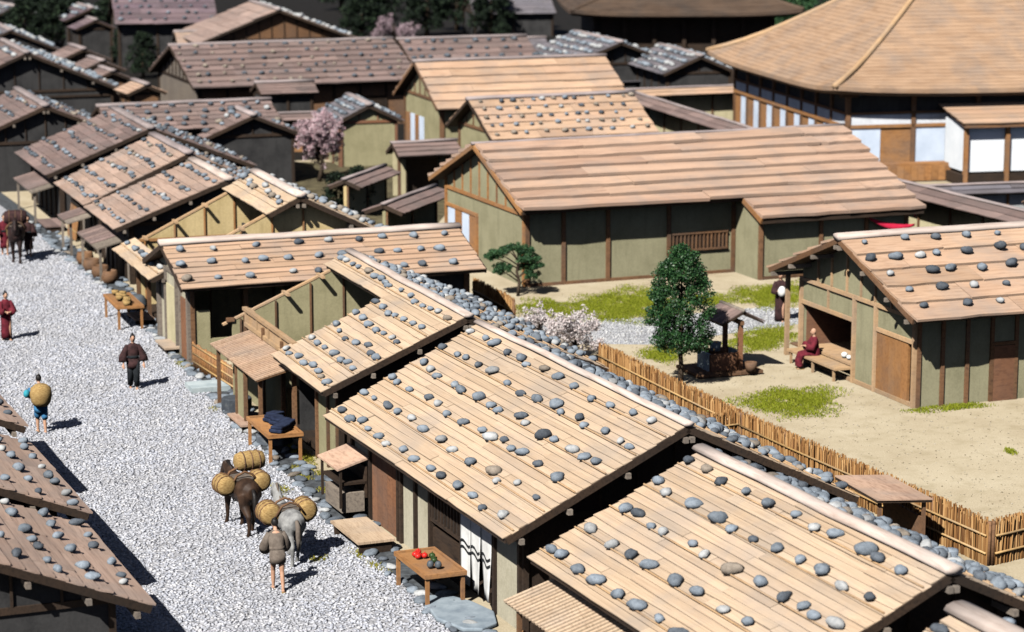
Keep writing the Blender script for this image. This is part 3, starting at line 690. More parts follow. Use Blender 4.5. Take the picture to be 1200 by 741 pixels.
# I: dark gabled house behind G
I_ = House('gabled_house', 'dark gabled house with stone-lined roof edges at upper left', -26.7, 136.5, -69.8, group='houses at the back of the village')
I_.roof(-9, 0, 5.4, 2.3, 2.6, nc=10, plen=3, mat='plank_grey', rows=5, sgap=.7, ssize=(.14, .22), swords='the dark gabled house at upper left', batten=False, ridge='ridge_grey')
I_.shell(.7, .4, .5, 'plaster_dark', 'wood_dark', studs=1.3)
for z in (1.2, 2.4): I_.beamp('beam', (-.4, -4.7, z), (-.4, 4.7, z), .07, .12, 'wood_dark')

# J: low brown house, d2 ridge, and its gabled wing
J = House('board_roofed_house', 'long low brown roof with pale ridge in front of the pale long house', -20.2, 120.5, 21, group='houses at the back of the village')
J.roof(0, 8.6, 2.7, .95, 2.75, nc=6, plen=3, mat='plank_grey', rows=4, sgap=.8, ssize=(.13, .2), swords='the long low brown roof', sback=False, batten=False, ridge='ridge_grey', purl=False, weights=(2, 5, 1, 1))
J.shell(.6, .4, .4, 'plaster_dark', 'wood_dark')
J2 = House('gabled_house', 'small gabled brown wing beside the pink blossom tree', -12.5, 119.3, -70, group='houses at the back of the village')
J2.roof(-4.0, 0, 2.4, 1.0, 2.4, nc=6, plen=2, mat='plank_grey', rows=3, sgap=.7, ssize=(.12, .18), swords='the small brown wing by the pink blossom', batten=False, ridge='ridge_grey', purl=False, weights=(2, 5, 1, 1))
J2.shell(.4, .3, .35, 'plaster_dark', 'wood_dark')
# K: long weathered house
K_ = House('board_roofed_house', 'very long weathered mauve roof dotted with stones, upper left of centre', -20.0, 145.1, 21, group='houses at the back of the village')
K_.roof(0, 13.6, 5.6, 1.95, 2.6, nc=8, plen=4, mat='plank_grey', rows=6, sgap=.95, ssize=(.11, .17), swords='the very long weathered roof', sback=False, batten=False, ridge='ridge_grey', purl=False, step=.11, weights=(0, 6, 0, 2))
yk, xa, xb, hk = K_.shell(.7, .5, .4, 'wood_brown', 'wood_dark', gm='wood_grey', pn=8)
K_.lattice(yk-.08, 10.2, 11.6, .9, 1.7, 8)
K2 = House('board_roofed_house', 'weathered stone-dotted roof just behind the plain pale-roofed gable house', -7.0, 152.5, 18, group='houses at the back of the village')
K2.roof(0, 8.2, 4.2, 1.5, 2.8, nc=6, plen=3, mat='plank_grey', rows=4, sgap=.9, ssize=(.14, .21), swords='the weathered roof behind the plain gable house', sback=False, batten=False, ridge='ridge_grey', purl=False, weights=(1, 6, 0, 1))
K2.shell(.7, .4, .4, 'wood_brown', 'wood_dark')
# L: plank roofed gable at the top
L_ = House('gabled_house', 'house with bare wooden gable and clean plank roof at upper left', -15.75, 168.1, -72, group='houses at the back of the village')
L_.roof(-9, 0, 5.5, 2.1, 2.9, nc=7, plen=9, mat='plank_mid', rows=5, sgap=.6, sfront=False, ssize=(.16, .24), swords='the bare wooden gable house', batten=False, ridge='ridge_grey', purl=False, weights=(2, 1, 6, 0), regions=[(-1, -9, 0, 0, 1), (1, -9, 0, 0, 1)])
L_.shell(.7, .4, .5, 'wood_brown', 'wood_dark')
# M: mauve roof
M_ = House('board_roofed_house', 'flat mauve-grey roof at the top left', -29.6, 184.0, 12, group='houses at the back of the village')
M_.roof(0, 7.4, 4.6, 1.9, 3.2, nc=6, plen=4, mat='plank_mauve', rows=5, sgap=1.0, ssize=(.14, .2), swords='the mauve roof at the top left', sback=False, batten=False, ridge='ridge_grey', purl=False, weights=(1, 6, 0, 0))
M_.shell(.6, .3, .3, 'plaster_dark', 'wood_dark')
# N: O, P, Q: plaster houses in the middle
O_ = House('plastered_house', 'olive gabled house with plain pinkish board roof in the upper middle', -5.09, 129.55, 19, group='plastered houses of the inner yard')
O_.roof(0, 10.6, 4.0, 2.05, 3.0, nc=6, plen=4, mat='plank_tan', rows=0, step=.09, purl=False, ridge='ridge_grey', barge='wood_brown')
O_.shell(.8, .5, .5, 'plaster_olive', 'wood_brown', pn=5)
for y, mt in ((2.6, 'wood_orange'), (1.75, 'paper'), (.95, 'wood_orange'), (.2, 'paper')): O_.boxp('door', (.42, y, 1.2), (.08, .72, 1.9), mt)
P_ = House('plastered_house', 'low stone-dotted tan roof house behind the big plain-roofed house', -2.07, 117.68, 20.7, group='plastered houses of the inner yard')
P_.roof(0, 8.45, 3.17, 1.55, 2.8, nc=5, plen=3.5, mat='plank_tan', rows=5, sgap=.75, ssize=(.11, .16), swords='the low tan roof behind the big plain roof', sback=False, step=.07, purl=False, batten=False, ridge='ridge_grey', weights=(4, 4, 1, 2))
P_.shell(.7, .5, .4, 'plaster_olive', 'wood_brown', pn=4)
Q_ = House('plastered_house', 'big plaster house with plain stepped board roof behind the garden', -1.49, 95.81, 22, group='plastered houses of the inner yard')
Q_.roof(0, 16.3, 5.02, 1.94, 3.0, nc=7, plen=6, mat='plank_pink', rows=0, step=.17, purl=False, ridge='ridge_grey', barge='wood_orange', rr=.10)
# lower right extension of the same slope
ex = MB(); tq = 1.94/5.02
pe = lambda x, y, dz=0: (x, y, 3.0-(-y-5.02)*tq+dz)
ex.v += [pe(9.2, -4.8), pe(16.3, -4.8), pe(16.3, -6.65), pe(9.2, -6.65), pe(9.2, -4.8, -.12), pe(16.3, -4.8, -.12), pe(16.3, -6.65, -.12), pe(9.2, -6.65, -.12)]
ex.f += [(0,1,2,3), (7,6,5,4), (0,4,5,1), (1,5,6,2), (2,6,7,3), (3,7,4,0)]
xo = Q_.part('lower_roof', ex, 'wood_dark')
ta = math.atan2(1.94, 5.02); cw = math.hypot(5.02, 1.94)/7
for k in range(2):
    x = 9.15
    while x < 16.2:
        L = min(random.uniform(3, 5), 16.35-x)
        if 16.35-x-L < .8: L = 16.35-x
        t = (k+.5+.1)*cw*1.1; c = Vector((x+L/2, -5.02-t*math.cos(ta), 3.0-t*math.sin(ta)+.105))
        o = link('plank', plank('plank_pink'), None, xo); o.matrix_local = Matrix.Translation(c) @ Matrix.Rotation(ta-math.atan2(.136, cw), 4, 'X') @ Matrix.Diagonal((L-.012, cw*1.22, .128, 1)); x += L
Q_.beamp('bargeboard', pe(9.17, -5.1, -.02), pe(9.17, -6.65, -.02), .08, .2, 'wood_orange', xo)
yq = -4.15; hq = Q_.top(yq)
Q_.wall(yq, .5, 9.3, hq, 'plaster_green'); Q_.wall(4.2, .5, 15.8, Q_.top(4.2), 'plaster_green')
Q_.gable(.5, yq, 4.2, 'plaster_green', out=-1, frame='wood_orange', tie=2.75, studs=.95); Q_.gable(15.8, yq, 4.2, 'plaster_green', out=1)
Q_.wall(-6.1, 9.35, 15.8, 2.5, 'plaster_green')
Q_.part('wall', MB().prism([(-6.1, 0), (-4.15, 0), (-4.15, 3.2), (-6.1, 2.4)], 'x', 9.3, 9.4), 'plaster_green')
Q_.posts(yq-.06, (.52, 2.0, 3.85, 6.42, 9.2), hq, 'wood_brown', .15); Q_.posts(-6.16, (9.4, 12.0, 14.0, 15.8), 2.45, 'wood_brown', .15)
Q_.beamp('sill', (.5, yq-.06, .06), (9.25, yq-.06, .06), .14, .12, 'wood_brown'); Q_.beamp('sill', (9.4, -6.16, .06), (15.8, -6.16, .06), .14, .12, 'wood_brown')
Q_.lattice(yq-.07, 6.6, 8.9, 1.0, 1.65, 14, 'wood_brown', 'wood_dark')
for y, mt in ((3.55, 'paper'), (2.75, 'wood_orange'), (1.95, 'paper'), (1.15, 'wood_orange')): Q_.boxp('door', (.42, y, 1.0), (.07, .74, 1.9), mt)
Q_.beamp('beam', (.4, .7, 2.05), (.4, 4.1, 2.05), .1, .12, 'wood_orange'); Q_.beamp('post', (.4, .72, 0), (.4, .72, 2.0), .1, .1, 'wood_orange')
# ---- V: right-hand house
V_ = House('plastered_house', 'right-hand house with open lit front room and orange board door', 10.1, 75.35, 21, group='plastered houses of the inner yard')
V_.roof(0, 9.5, 4.66, 1.70, 2.9, nc=5, plen=3.5, mat='plank_tan', rows=5, sgap=1.05, ssize=(.13, .22), swords='orange door house', sback=False, step=.1, purl=True, batten=False, ridge='ridge_pale', barge='wood_brown', rr=.2, weights=(5, 4, 2, 1))
yv = -3.65; hv = V_.top(yv); gx = .72
V_.wall(yv, gx, 9.0, hv, 'plaster_green'); V_.wall(3.6, gx, 9.0, V_.top(3.6), 'plaster_green')
V_.posts(yv-.06, (gx+.02, 1.55, 2.4, 3.25, 4.1, 5.6, 7.2, 9), hv, 'wood_brown', .12)
V_.boxp('door', (3.68, yv-.08, .85), (.72, .07, 1.7), 'wood_red'); V_.beamp('beam', (3.2, yv-.1, 1.78), (4.15, yv-.1, 1.78), .08, .1, 'wood_brown')
tv = 2.72
top = lambda y: V_.top(y)
V_.part('wall', MB().prism([(yv, tv), (3.6, tv), (3.6, max(tv+.02, top(3.6))), (0, top(0)), (yv, max(tv+.02, top(yv)))], 'x', gx-.05, gx+.05), 'plaster_green')
V_.part('wall', MB().prism([(.05, 1.95), (3.6, 1.95), (3.6, tv-.002), (.05, tv-.002)], 'x', gx-.05, gx+.05), 'plaster_green')
V_.part('wall', MB().prism([(-1.3, 0), (.05, 0), (.05, tv-.002), (-1.3, tv-.002)], 'x', gx-.05, gx+.05), 'plaster_green')
V_.part('wall', MB().prism([(yv, 1.95), (-1.3, 1.95), (-1.3, tv-.002), (yv, tv-.002)], 'x', gx-.05, gx+.05), 'plaster_green')
dr = V_.boxp('door', (gx-.02, -2.3, .97), (.07, 1.9, 1.94), 'wood_orange')
for i in range(5): V_.boxp('board', (gx-.07, -3.06+i*.38, .97), (.03, .37, 1.9), 'wood_orange', dr)
xo = gx-.08
for p, q in (((xo, yv, tv), (xo, 3.7, tv)), ((xo, .05, 1.98), (xo, 3.7, 1.98)), ((xo, yv, 1.98), (xo, -1.3, 1.98)), ((xo, yv, .07), (xo, 3.7, .07))): V_.beamp('beam', p, q, .09, .12, 'wood_pale')
for y in (yv, -1.3, .05, 3.6): V_.beamp('post', (xo-.01, y, 0), (xo-.01, y, tv if y > -3 else top(y)), .13, .12, 'wood_pale')
for y in (-2.2, -1.2, -.3, .6, 1.6, 2.5): V_.beamp('stud', (xo, y, tv+.06), (xo, y, top(y)), .07, .06, 'wood_pale')
V_.beamp('stud', (xo, 1.8, 1.98), (xo, 1.8, tv), .07, .06, 'wood_pale')
V_.boxp('floor', (2.3, 1.85, .48), (3.1, 3.4, .08), 'wood_pale'); V_.boxp('inner_wall', (3.8, 1.8, 1.3), (.06, 3.6, 2.6), 'wood_red'); V_.boxp('inner_wall', (2.3, .1, 1.3), (3, .06, 2.6), 'wood_brown'); V_.boxp('inner_wall', (2.3, 3.52, 1.3), (3, .05, 2.6), 'wood_red')
V_.boxp('step', (gx-.35, 1.85, .42), (.6, 3.3, .07), 'wood_pale')
for y in (.4, 1.8, 3.3): V_.beamp('step_leg', (gx-.58, y, 0), (gx-.58, y, .4), .07, .07, 'wood_pale')
for y in (4.55,): V_.beamp('post', (gx-.1, y, 0), (gx-.1, y, 2.75), .13, .13, 'wood_pale'); V_.beamp('post', (3.5, y, 0), (3.5, y, 2.75), .13, .13, 'wood_pale')
V_.boxp('bench', (2.0, 4.1, .4), (2.6, .7, .06), 'wood_brown')
# ---- X hut, Y gate roof, small roofed walls
X_ = House('small_hut', 'small grey stone-covered hut behind the pink blossom tree', -7.3, 126.2, -74)
X_.roof(-5.0, 0, 1.75, .85, 2.3, nc=4, plen=2, mat='plank_slate', rows=4, sgap=.45, ssize=(.12, .18), swords='the small grey hut', batten=False, ridge='ridge_grey', purl=False, weights=(6, 3, 2, 0))
X_.shell(.3, .25, .3, 'plaster_olive', 'wood_red', pn=3)
Y_ = House('gate_roof', 'small pinkish gate roof over a dark opening left of the big house', -5.6, 115.6, 20, 'gate')
Y_.roof(0, 3.1, .95, .5, 2.0, nc=3, plen=4, mat='plank_grey', rows=0, purl=False, ridge='ridge_grey', rr=.12, step=.07)
Y_.wall(.3, .1, 3.0, 2.2, 'plaster_cream'); Y_.posts(-.5, (.15, 2.95), 2.1, 'wood_brown'); Y_.boxp('door', (1.5, .2, .9), (1.6, .08, 1.8), 'wood_dark')
def roofed_wall(name, label, p, q, h, mat, wallm, hw=.7, rise=.3, nc=2, plen=3):
    p, q = Vector(p), Vector(q); d = q-p; yaw = math.degrees(math.atan2(d.y, d.x))
    o = House(name, label, p.x, p.y, yaw, 'wall'); L = math.hypot(d.x, d.y)
    o.roof(0, L, hw, rise, h, nc=nc, plen=plen, mat=mat, rows=0, purl=False, ridge='ridge_grey', rr=.1, step=.05, th=.06)
    o.wall(0, .05, L-.05, h+rise-.1, wallm, .16)
    n = max(1, int(L/2.4))
    o.posts(-.1, [.1+(L-.2)*i/n for i in range(n+1)], h+rise-.15, 'wood_brown', .1)
    return o
roofed_wall('roofed_wall', 'board-capped cream wall running level behind the dotted tan roof', (6.3, 141.6), (14.3, 144.6), 2.0, 'plank_tan', 'plaster_cream', .75)
roofed_wall('roofed_wall', 'board-capped cream wall slanting down towards the temple', (6.94, 140.4), (12.2, 122.3), 2.0, 'plank_grey', 'plaster_cream', .8)
roofed_wall('roofed_wall', 'long board-capped wall slanting behind the right-hand house', (16.2, 105.0), (21.8, 91.5), 2.0, 'plank_grey', 'plaster_cream', .85)
roofed_wall('tiled_wall', 'low blue-grey capped wall in front of the temple porch', (17.2, 108.3), (27, 110.6), 1.15, 'plank_slate', 'stone_pale', .5)
roofed_wall('roofed_wall', 'short board-capped wall below the pink blossom tree', (-7.4, 108.6), (-5.9, 113.4), 1.45, 'plank_grey', 'plaster_straw', .75)
roofed_wall('roofed_wall', 'wide board-capped wall beside the left gable of the big house', (-5.2, 99.3), (-3.3, 104.6), 1.75, 'plank_grey', 'plaster_olive', .85)
SH = House('small_shed', 'small orange-roofed shed at the right edge below the temple porch', 21.5, 98.8, 20); SH.roof(0, 4, 1.6, .8, 2.0, nc=3, plen=3, mat='plank_tan', rows=0, purl=False, ridge='ridge_grey'); SH.shell(.3, .3, .3, 'plaster_olive')
# R, T grey roofs behind
R_ = House('gabled_house', 'grey-roofed dark gabled house below the big dark temple roof', 6.65, 151.1, -72, group='houses at the back of the village')
R_.roof(-8.5, 0, 3.5, 1.35, 2.9, nc=5, plen=2.2, mat='plank_slate', rows=5, sgap=.6, ssize=(.15, .22), swords='the grey gabled house below the dark temple roof', batten=False, ridge='ridge_grey', weights=(6, 2, 3, 0), purl=False)
R_.shell(.5, .3, .5, 'plaster_dark', 'wood_dark'); MB().prism([(0, 2.0), (-1.0, 1.6), (-1.0, 1.54), (0, 1.94)], 'y', -2.6, 2.9).build('awning_board', M['plank_slate'], R_.root).location = (.9, 0, 0)
T_ = House('gabled_house', 'narrow grey gable between the temple and the dark gabled house', 11.1, 145.6, -76, group='houses at the back of the village')
T_.roof(-8, 0, 2.3, 1.0, 2.9, nc=4, plen=2.2, mat='plank_slate', rows=4, sgap=.6, ssize=(.15, .22), swords='the narrow grey gable by the temple', batten=False, ridge='ridge_grey', weights=(6, 2, 3, 0), purl=False)
T_.shell(.4, .3, .4, 'plaster_dark', 'wood_dark')
# clutter of small dark houses at the upper left
for i, (px, py, yaw, L, run, lab, mt) in enumerate((
    (108, 10, -68, 5, 2.2, 'small dim hut high in the upper left darkness', 'plank_mauve'), (112, 24, -68, 2.5, 1.5, 'dim lean-to strip below the upper left hut', 'plank_mauve'),
    (98, 58, -66, 3.4, 1.7, 'small pale-edged hut among the dark trees at upper left', 'plank_grey'), (120, 72, -66, 3.0, 1.4, 'narrow brown hut left of the wooden gable wall', 'plank_grey'), (132, 84, -66, 2.6, 1.2, 'low narrow hut above the long low brown roof', 'plank_grey'),
    (172, 100, -66, 2.6, 1.1, 'tiny pale lean-to roof left of the wooden gable wall', 'plank_pink'), (12, 36, -70, 7, 3.4, 'dim roof edged with pale stones at the far left top', 'plank_slate'), (205, 38, 14, 4, 1.6, 'short pale roof peeping left of the clean plank roof', 'plank_pink'),
    (52, 66, -68, 4.5, 2.2, 'mauve roofed hut left of the pale-edged hut', 'plank_mauve'), (78, 92, -68, 3.6, 1.6, 'low grey hut just above the long low brown roof', 'plank_slate'), (262, 22, 14, 6, 2.4, 'mauve roof strip behind the clean plank roof', 'plank_mauve'), (300, 98, 20, 3.2, 1.2, 'short brown roof below the very long weathered roof', 'plank_grey'),
    (548, -4, 10, 7, 3, 'white-edged roof at the top centre', 'plank_slate'), (570, 46, 12, 4, 1.8, 'small grey gable top behind the weathered roof', 'plank_slate'), (18, 8, -60, 5, 2.5, 'grey roof in the top left corner', 'plank_slate'))):
    p = at(px, py, 3.2); h = House('small_hut', lab, p.x, p.y, yaw, group='huts at the back of the village')
    x0, x1 = (-L, 0) if yaw < 0 else (0, L)
    h.roof(x0, x1, run, run*.42, 3.2-run*.42, nc=4, plen=2.2, mat=mt, rows=3 if i in (0, 6, 8, 9, 14) else 0, sgap=.6, ssize=(.16, .24), swords='the dim huts at the upper left', batten=False, ridge='ridge_grey', purl=False, weights=(3, 1, 5, 0))
    h.shell(.35, .2, .3, 'wood_brown' if i in (2, 3, 4, 5) else 'plaster_dark', 'wood_dark', pn=2)
wp = roofed_wall('plank_wall', 'orange plank wall below the long weathered roof', (-13.6, 131.5), (-8.8, 133.0), 1.75, 'plank_grey', 'wood_orange', .5)

# left side of the street
for lab, words, ex_, ey_, L in (('cropped near house on the left side of the street, lower left corner', 'lower left house', -6.99, 46.02, 6.0),
                         ('cropped house on the left side of the street, above the lower left one', 'second left house', -9.32, 52.61, 7.0), ('house on the left side of which only a roof tip shows below the basket carrier', 'left roof tip', -12.25, 60.6, 6)):
    run, rise = 3.6, 1.45
    a = R(-68); X = Vector((math.cos(a), math.sin(a), 0)); Y = Vector((-math.sin(a), math.cos(a), 0)); r = Vector((ex_, ey_, 0))-Y*run
    h = House('board_roofed_house', lab, r.x, r.y, -68, group='houses lining the street')
    h.roof(-L if ex_ > -8 else -L+.3, 0, run, rise, 2.2, nc=13, plen=3.6, mat='plank_worn', rows=5, sgap=.95, ssize=(.10, .155), swords=words, batten=False, weights=(6, 3, 1.5, 1))
    h.shell(.7, .3, .45, 'plaster_dark', 'wood_dark')  # near-black walls paint in gable shade outside the light pool

# ---------------------------------------------------------------- temples
def hip_temple(name, label, kx, ky, yaw, a, b, he, mat, prof, up=.35, th=.35, NR=26):
    t_ = House(name, label, kx, ky, yaw, 'temple'); m = MB(); inset = min(a, b)/2-.05; n = 24
    def ring(t, z, up_k):
        pts = []
        for (x0, y0, x1, y1) in ((t, t, a-t, t), (a-t, t, a-t, b-t), (a-t, b-t, t, b-t), (t, b-t, t, t)):
            for j in range(n):
                f = j/n; c = abs(2*f-1)**4*up_k; out = .25*abs(2*f-1)**4*up_k
                x = x0+(x1-x0)*f; y = y0+(y1-y0)*f; pts.append((x, y, z+c))
        return pts
    rs = [ring(.25, he-th, up), ring(0, he-th*.55, up), ring(0, he, up)]
    for i in range(1, NR+1):
        t = inset*i/NR; k = max(0, 1-i/8)**2*up
        rs.append(ring(t, prof(t)+he-.03, k)); rs.append(ring(t, prof(t)+he, k))
    N = 4*n
    for r in rs: m.v += r
    for i in range(len(rs)-1):
        for j in range(N): p = i*N+j; q = i*N+(j+1) % N; m.f.append((p, q, q+N, p+N))
    m.f.append(tuple(range(N))[::-1]); m.f.append(tuple((len(rs)-1)*N+j for j in range(N)))
    rf = t_.part('roof', m, mat, smooth=False)
    zt = he+prof(inset)
    if a > b: t_.boxp('ridge', (a/2, b/2, zt+.2), (a-b+1, .6, .8), 'wood_dark', rf)
    # hip ribs
    for cx, cy, sx, sy in ((0, 0, 1, 1), (0, b, 1, -1), (a, 0, -1, 1), (a, b, -1, -1)):
        pts = [(cx+sx*inset*i/12, cy+sy*inset*i/12, he+prof(inset*i/12)-.02+max(0, 1-i*26/12/8)**2*up) for i in range(13)]
        t_.part('hip_ridge', MB().tube(pts, .15, 8), 'wood_pale' if mat == 'bark_roof' else mat, rf, True)
    return t_
U = hip_temple('temple', 'large temple with sweeping brown bark hip roof at upper right', 15.56, 119.23, 13, 27, 20.5, 4.55, 'bark_roof', lambda t: .53*t+.013*t*t, .3, .4, 40)
wi = 1.15; fz = .9
U.boxp('floor', (13.5, 10.2, fz-.1), (26.2, 19.7, .2), 'wood_orange'); U.boxp('foundation', (13.5, 10.2, .4), (24.0, 17.6, .8), 'wood_dark')
U.boxp('wall', (13.5, wi+.1, 3.75), (24.4, .12, .95), 'plaster_dark'); U.boxp('wall', (wi+.1, 10.2, 3.75), (.12, 18, .95), 'plaster_dark')
U.boxp('wall', (13.5, wi+8.2, 2.5), (22.5, .1, 3.2), 'plaster_white'); U.boxp('wall', (25, 10, 2.5), (.1, 16, 3.4), 'plaster_white'); U.boxp('wall', (13.5, 18.3, 2.5), (22.8, .1, 3.4), 'plaster_white')
def bay(side, a0, a1, i):
    # one bay between two columns: white transom over alternating doors and paper screens
    def bx(name, lo, hi, z0, z1, mt, d=.0, t=.08):
        if side == 'x': return U.boxp(name, ((lo+hi)/2, wi+d, (z0+z1)/2), (hi-lo, t, z1-z0), mt)
        return U.boxp(name, (wi+d, (lo+hi)/2, (z0+z1)/2), (t, hi-lo, z1-z0), mt)
    bx('transom', a0, a1, 2.78, 3.28, 'plaster_white', .02); bx('beam', a0, a1, 2.62, 2.78, 'wood_orange', -.04, .14); bx('beam', a0, a1, 3.28, 3.4, 'wood_brown', -.04, .14)
    md = (a0+a1)/2
    bx('paper_screen', a0, md, fz, 2.62, 'paper'); bx('door', md, a1, fz, 2.62, 'wood_orange', .03)
for i in range(7):
    a0 = wi+i*3.4; bay('x', a0, a0+3.4, i); U.beamp('column', (a0, wi, 0), (a0, wi, 4.3), .22, .22, 'wood_brown')
    U.boxp('bracket', (a0, wi-.1, 4.25), (.9, .3, .14), 'wood_brown')
for i in range(8):
    a0 = wi+i*2.2; bay('y', a0, a0+2.2, i); U.beamp('column', (wi, a0+2.2, 0), (wi, a0+2.2, 4.3), .2, .2, 'wood_brown')
for k in range(16): U.boxp('fascia_board', (.75+k*.36, .30, .42), (.345, .06, .72), 'wood_orange')
for k in range(26): U.boxp('fascia_board', (.30, .75+k*.74, .42), (.06, .72, .72), 'wood_orange')
# porch
pf = U.part('porch_roof', MB().prism([(-1.9, 3.05), (1.6, 3.75), (1.6, 3.62), (-1.9, 2.86)], 'x', 6.0, 15.3), 'wood_brown')
for k in range(5):
    m = Matrix.Translation((10.65, -1.55+k*.7, 3.16+k*.14)) @ Matrix.Rotation(math.atan2(.7, 3.5)-.06, 4, 'X') @ Matrix.Diagonal((9.5, .85, .05, 1))
    o = link('plank', plank('plank_tan'), None, pf); o.matrix_local = m
for i in range(5):
    x = 6.25+i*2.15; U.beamp('porch_column', (x, -1.5, 0), (x, -1.5, 2.95), .2, .2, 'wood_orange')
    U.boxp('white_panel', (x+1.07, -1.35, 1.75), (1.95, .06, 2.2), 'paper_white')
U.boxp('white_panel', (6.2, -.2, 1.9), (.06, 2.2, 2.4), 'paper_white')
U.boxp('porch_floor', (10.6, 0, .3), (9.2, 3.0, .5), 'wood_dark')
ps = at(670, 16, 5)
S_ = hip_temple('temple', 'big dim brown temple roof cut by the top edge, over a black hall', ps.x, ps.y, 3, 15.5, 15, 5, 'bark_dark', lambda t: .40*t+.03*t*t, .25, .4, 18)
S_.boxp('wall', (7.7, 7.5, 2.3), (12, 11.5, 4.6), 'wood_dark')
for i in range(7): S_.beamp('column', (1.7+i*2, 1.6, 0), (1.7+i*2, 1.6, 4.7), .25, .25, 'wood_dark')
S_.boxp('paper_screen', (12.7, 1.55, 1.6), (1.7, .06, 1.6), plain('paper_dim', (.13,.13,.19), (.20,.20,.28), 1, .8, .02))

# ---------------------------------------------------------------- fences
def brush_fence(label, pts, h=1.1, dens=62, grp='brush fences of the yard'):
    p0 = pts[0]; root = empty('brush_fence', (p0.x, p0.y, 0)); tag(root, label, 'fence', grp)
    V = []; 
    for a, b in zip(pts[:-1], pts[1:]):
        d = (b-a); L = d.length; t = d/L; nrm = Vector((t.y, -t.x, 0)); k = int(L*dens)
        for i in range(k):
            for side in (-1, 1):
                s = random.uniform(0, L); q = a-p0+t*s+nrm*side*random.uniform(.01, .06); hh = h*random.uniform(.86, 1.06); w_ = random.uniform(.009, .02)
                l = t*random.gauss(0, .035)+nrm*random.gauss(0, .02); u = t*w_; v = nrm*w_*.7; T = Vector((0, 0, hh))
                V.append([q-u-v, q+u-v, q+u+v, q-u+v, q-u*.6-v+l+T, q+u*.6-v+l+T, q+u*.6+v+l+T, q-u*.6+v+l+T])
        nn = max(1, round(L/2.3))
        for i in range(nn+1):
            q = a-p0+t*(L*i/nn); 
            if i or a is p0: MB().tube([(q.x, q.y, 0), (q.x, q.y, h*.98)], .05, 7).build('post', M['wood_brown'], root, True)
        for z in (.28, .66):
            for side in (-1, 1):
                m = MB(); K = 4; m.tube([tuple(a-p0+t*(L*j/K)+nrm*side*.085+Vector((0, 0, h*z+random.uniform(-.015, .015)))) for j in range(K+1)], .028, 6); m.build('rail', M['bamboo'], root, True)
    V = np.array(V); n = len(V); F = np.array([(0,1,5,4),(1,2,6,5),(2,3,7,6),(3,0,4,7),(4,5,6,7)])
    o = link('brushwood', fast_mesh('brushwood', V.reshape(-1, 3), (F[None]+8*np.arange(n)[:, None, None]).reshape(-1, 4)), M['thatch_fence'], root); o['kind'] = 'stuff'
    return root
fA, fB, fC, fD = at(703, 402, 1.1), at(868, 482, 1.1), at(1160, 610, 1.1), at(1240, 592, 1.1)
for q in (fA, fB, fC, fD): q.z = 0
jog = fB+Vector((-.95, -.36, 0))
brush_fence('brown brush fence from the white blossom to the jog below the tree', [fA, fB])
brush_fence('brown brush fence from the jog down to the sandy yard corner', [fB+Vector((.05, -.12, 0)), fC])
brush_fence('short brush fence running off the right edge at the yard corner', [fC+Vector((.1, .03, 0)), fD])
brush_fence('stub of brush fence at the jog below the tree', [fB+Vector((.0, .1, 0)), jog])
a1, b1 = at(556, 322, 1.3), at(602, 349, 1.2); a1.z = b1.z = 0
brush_fence('small brush fence under the dwarf pine', [a1, b1], 1.15)
# low bamboo fence between D and C, and one under canopy B
def bamboo_fence(label, a, b, h, n, rails=3):
    root = empty('bamboo_fence', (a.x, a.y, 0)); tag(root, label, 'fence'); d = b-a
    for i in range(n+1):
        q = d*(i/n); MB().tube([(q.x, q.y, 0), (q.x, q.y, h*random.uniform(.94, 1.02))], .03, 6).build('picket', M['wood_orange'], root, True)
    for k in range(rails):
        z = h*(.25+.65*k/(rails-1)); MB().tube([(-d.x*.01, -d.y*.01-.05, z), (d.x*1.01, d.y*1.01-.05, z)], .03, 6).build('rail', M['bamboo'], root, True)
    return root
bamboo_fence('low bamboo picket fence in front of the dark opening by the pale gable', C.W((-15.2, -4.0, 0)), C.W((-11.2, -3.7, 0)), .85, 24)
bamboo_fence('bamboo picket fence below the ribbed canopy at the bottom edge', B.W((.35, -4.35, 0)), B.W((4.0, -4.5, 0)), .95, 26)
# little flat-roofed shed by the fence
sp = [at(991, 563, 1.55), at(1031, 598, 1.5), at(1081, 566, 1.6), at(1037, 543, 1.6)]
ce = sum((Vector((p.x, p.y, 0)) for p in sp), Vector())/4
pv = House('small_shed', 'small flat pinkish-roofed shed standing against the brush fence', ce.x, ce.y, -72, 'shed')
rfm = MB().box((0, 0, 1.42), (2.3, 1.45, .06), Matrix.Rotation(R(-4), 3, 'X')); rf = pv.part('roof', rfm, 'wood_dark')
for i in range(5):
    pv.boxp('plank', (0, -.58+i*.29, 1.47+(.58-i*.29)*.07), (2.36, .285, .03), 'plank_pink', rf, Matrix.Rotation(R(-4), 3, 'X'))
pv.boxp('back_board', (0, .55, .5), (2.0, .05, .9), 'wood_brown')
for x in (-1.0, 1.0):
    for y in (-.58, .58): pv.beamp('post', (x, y, 0), (x, y, 1.38), .08, .08, 'wood_brown')

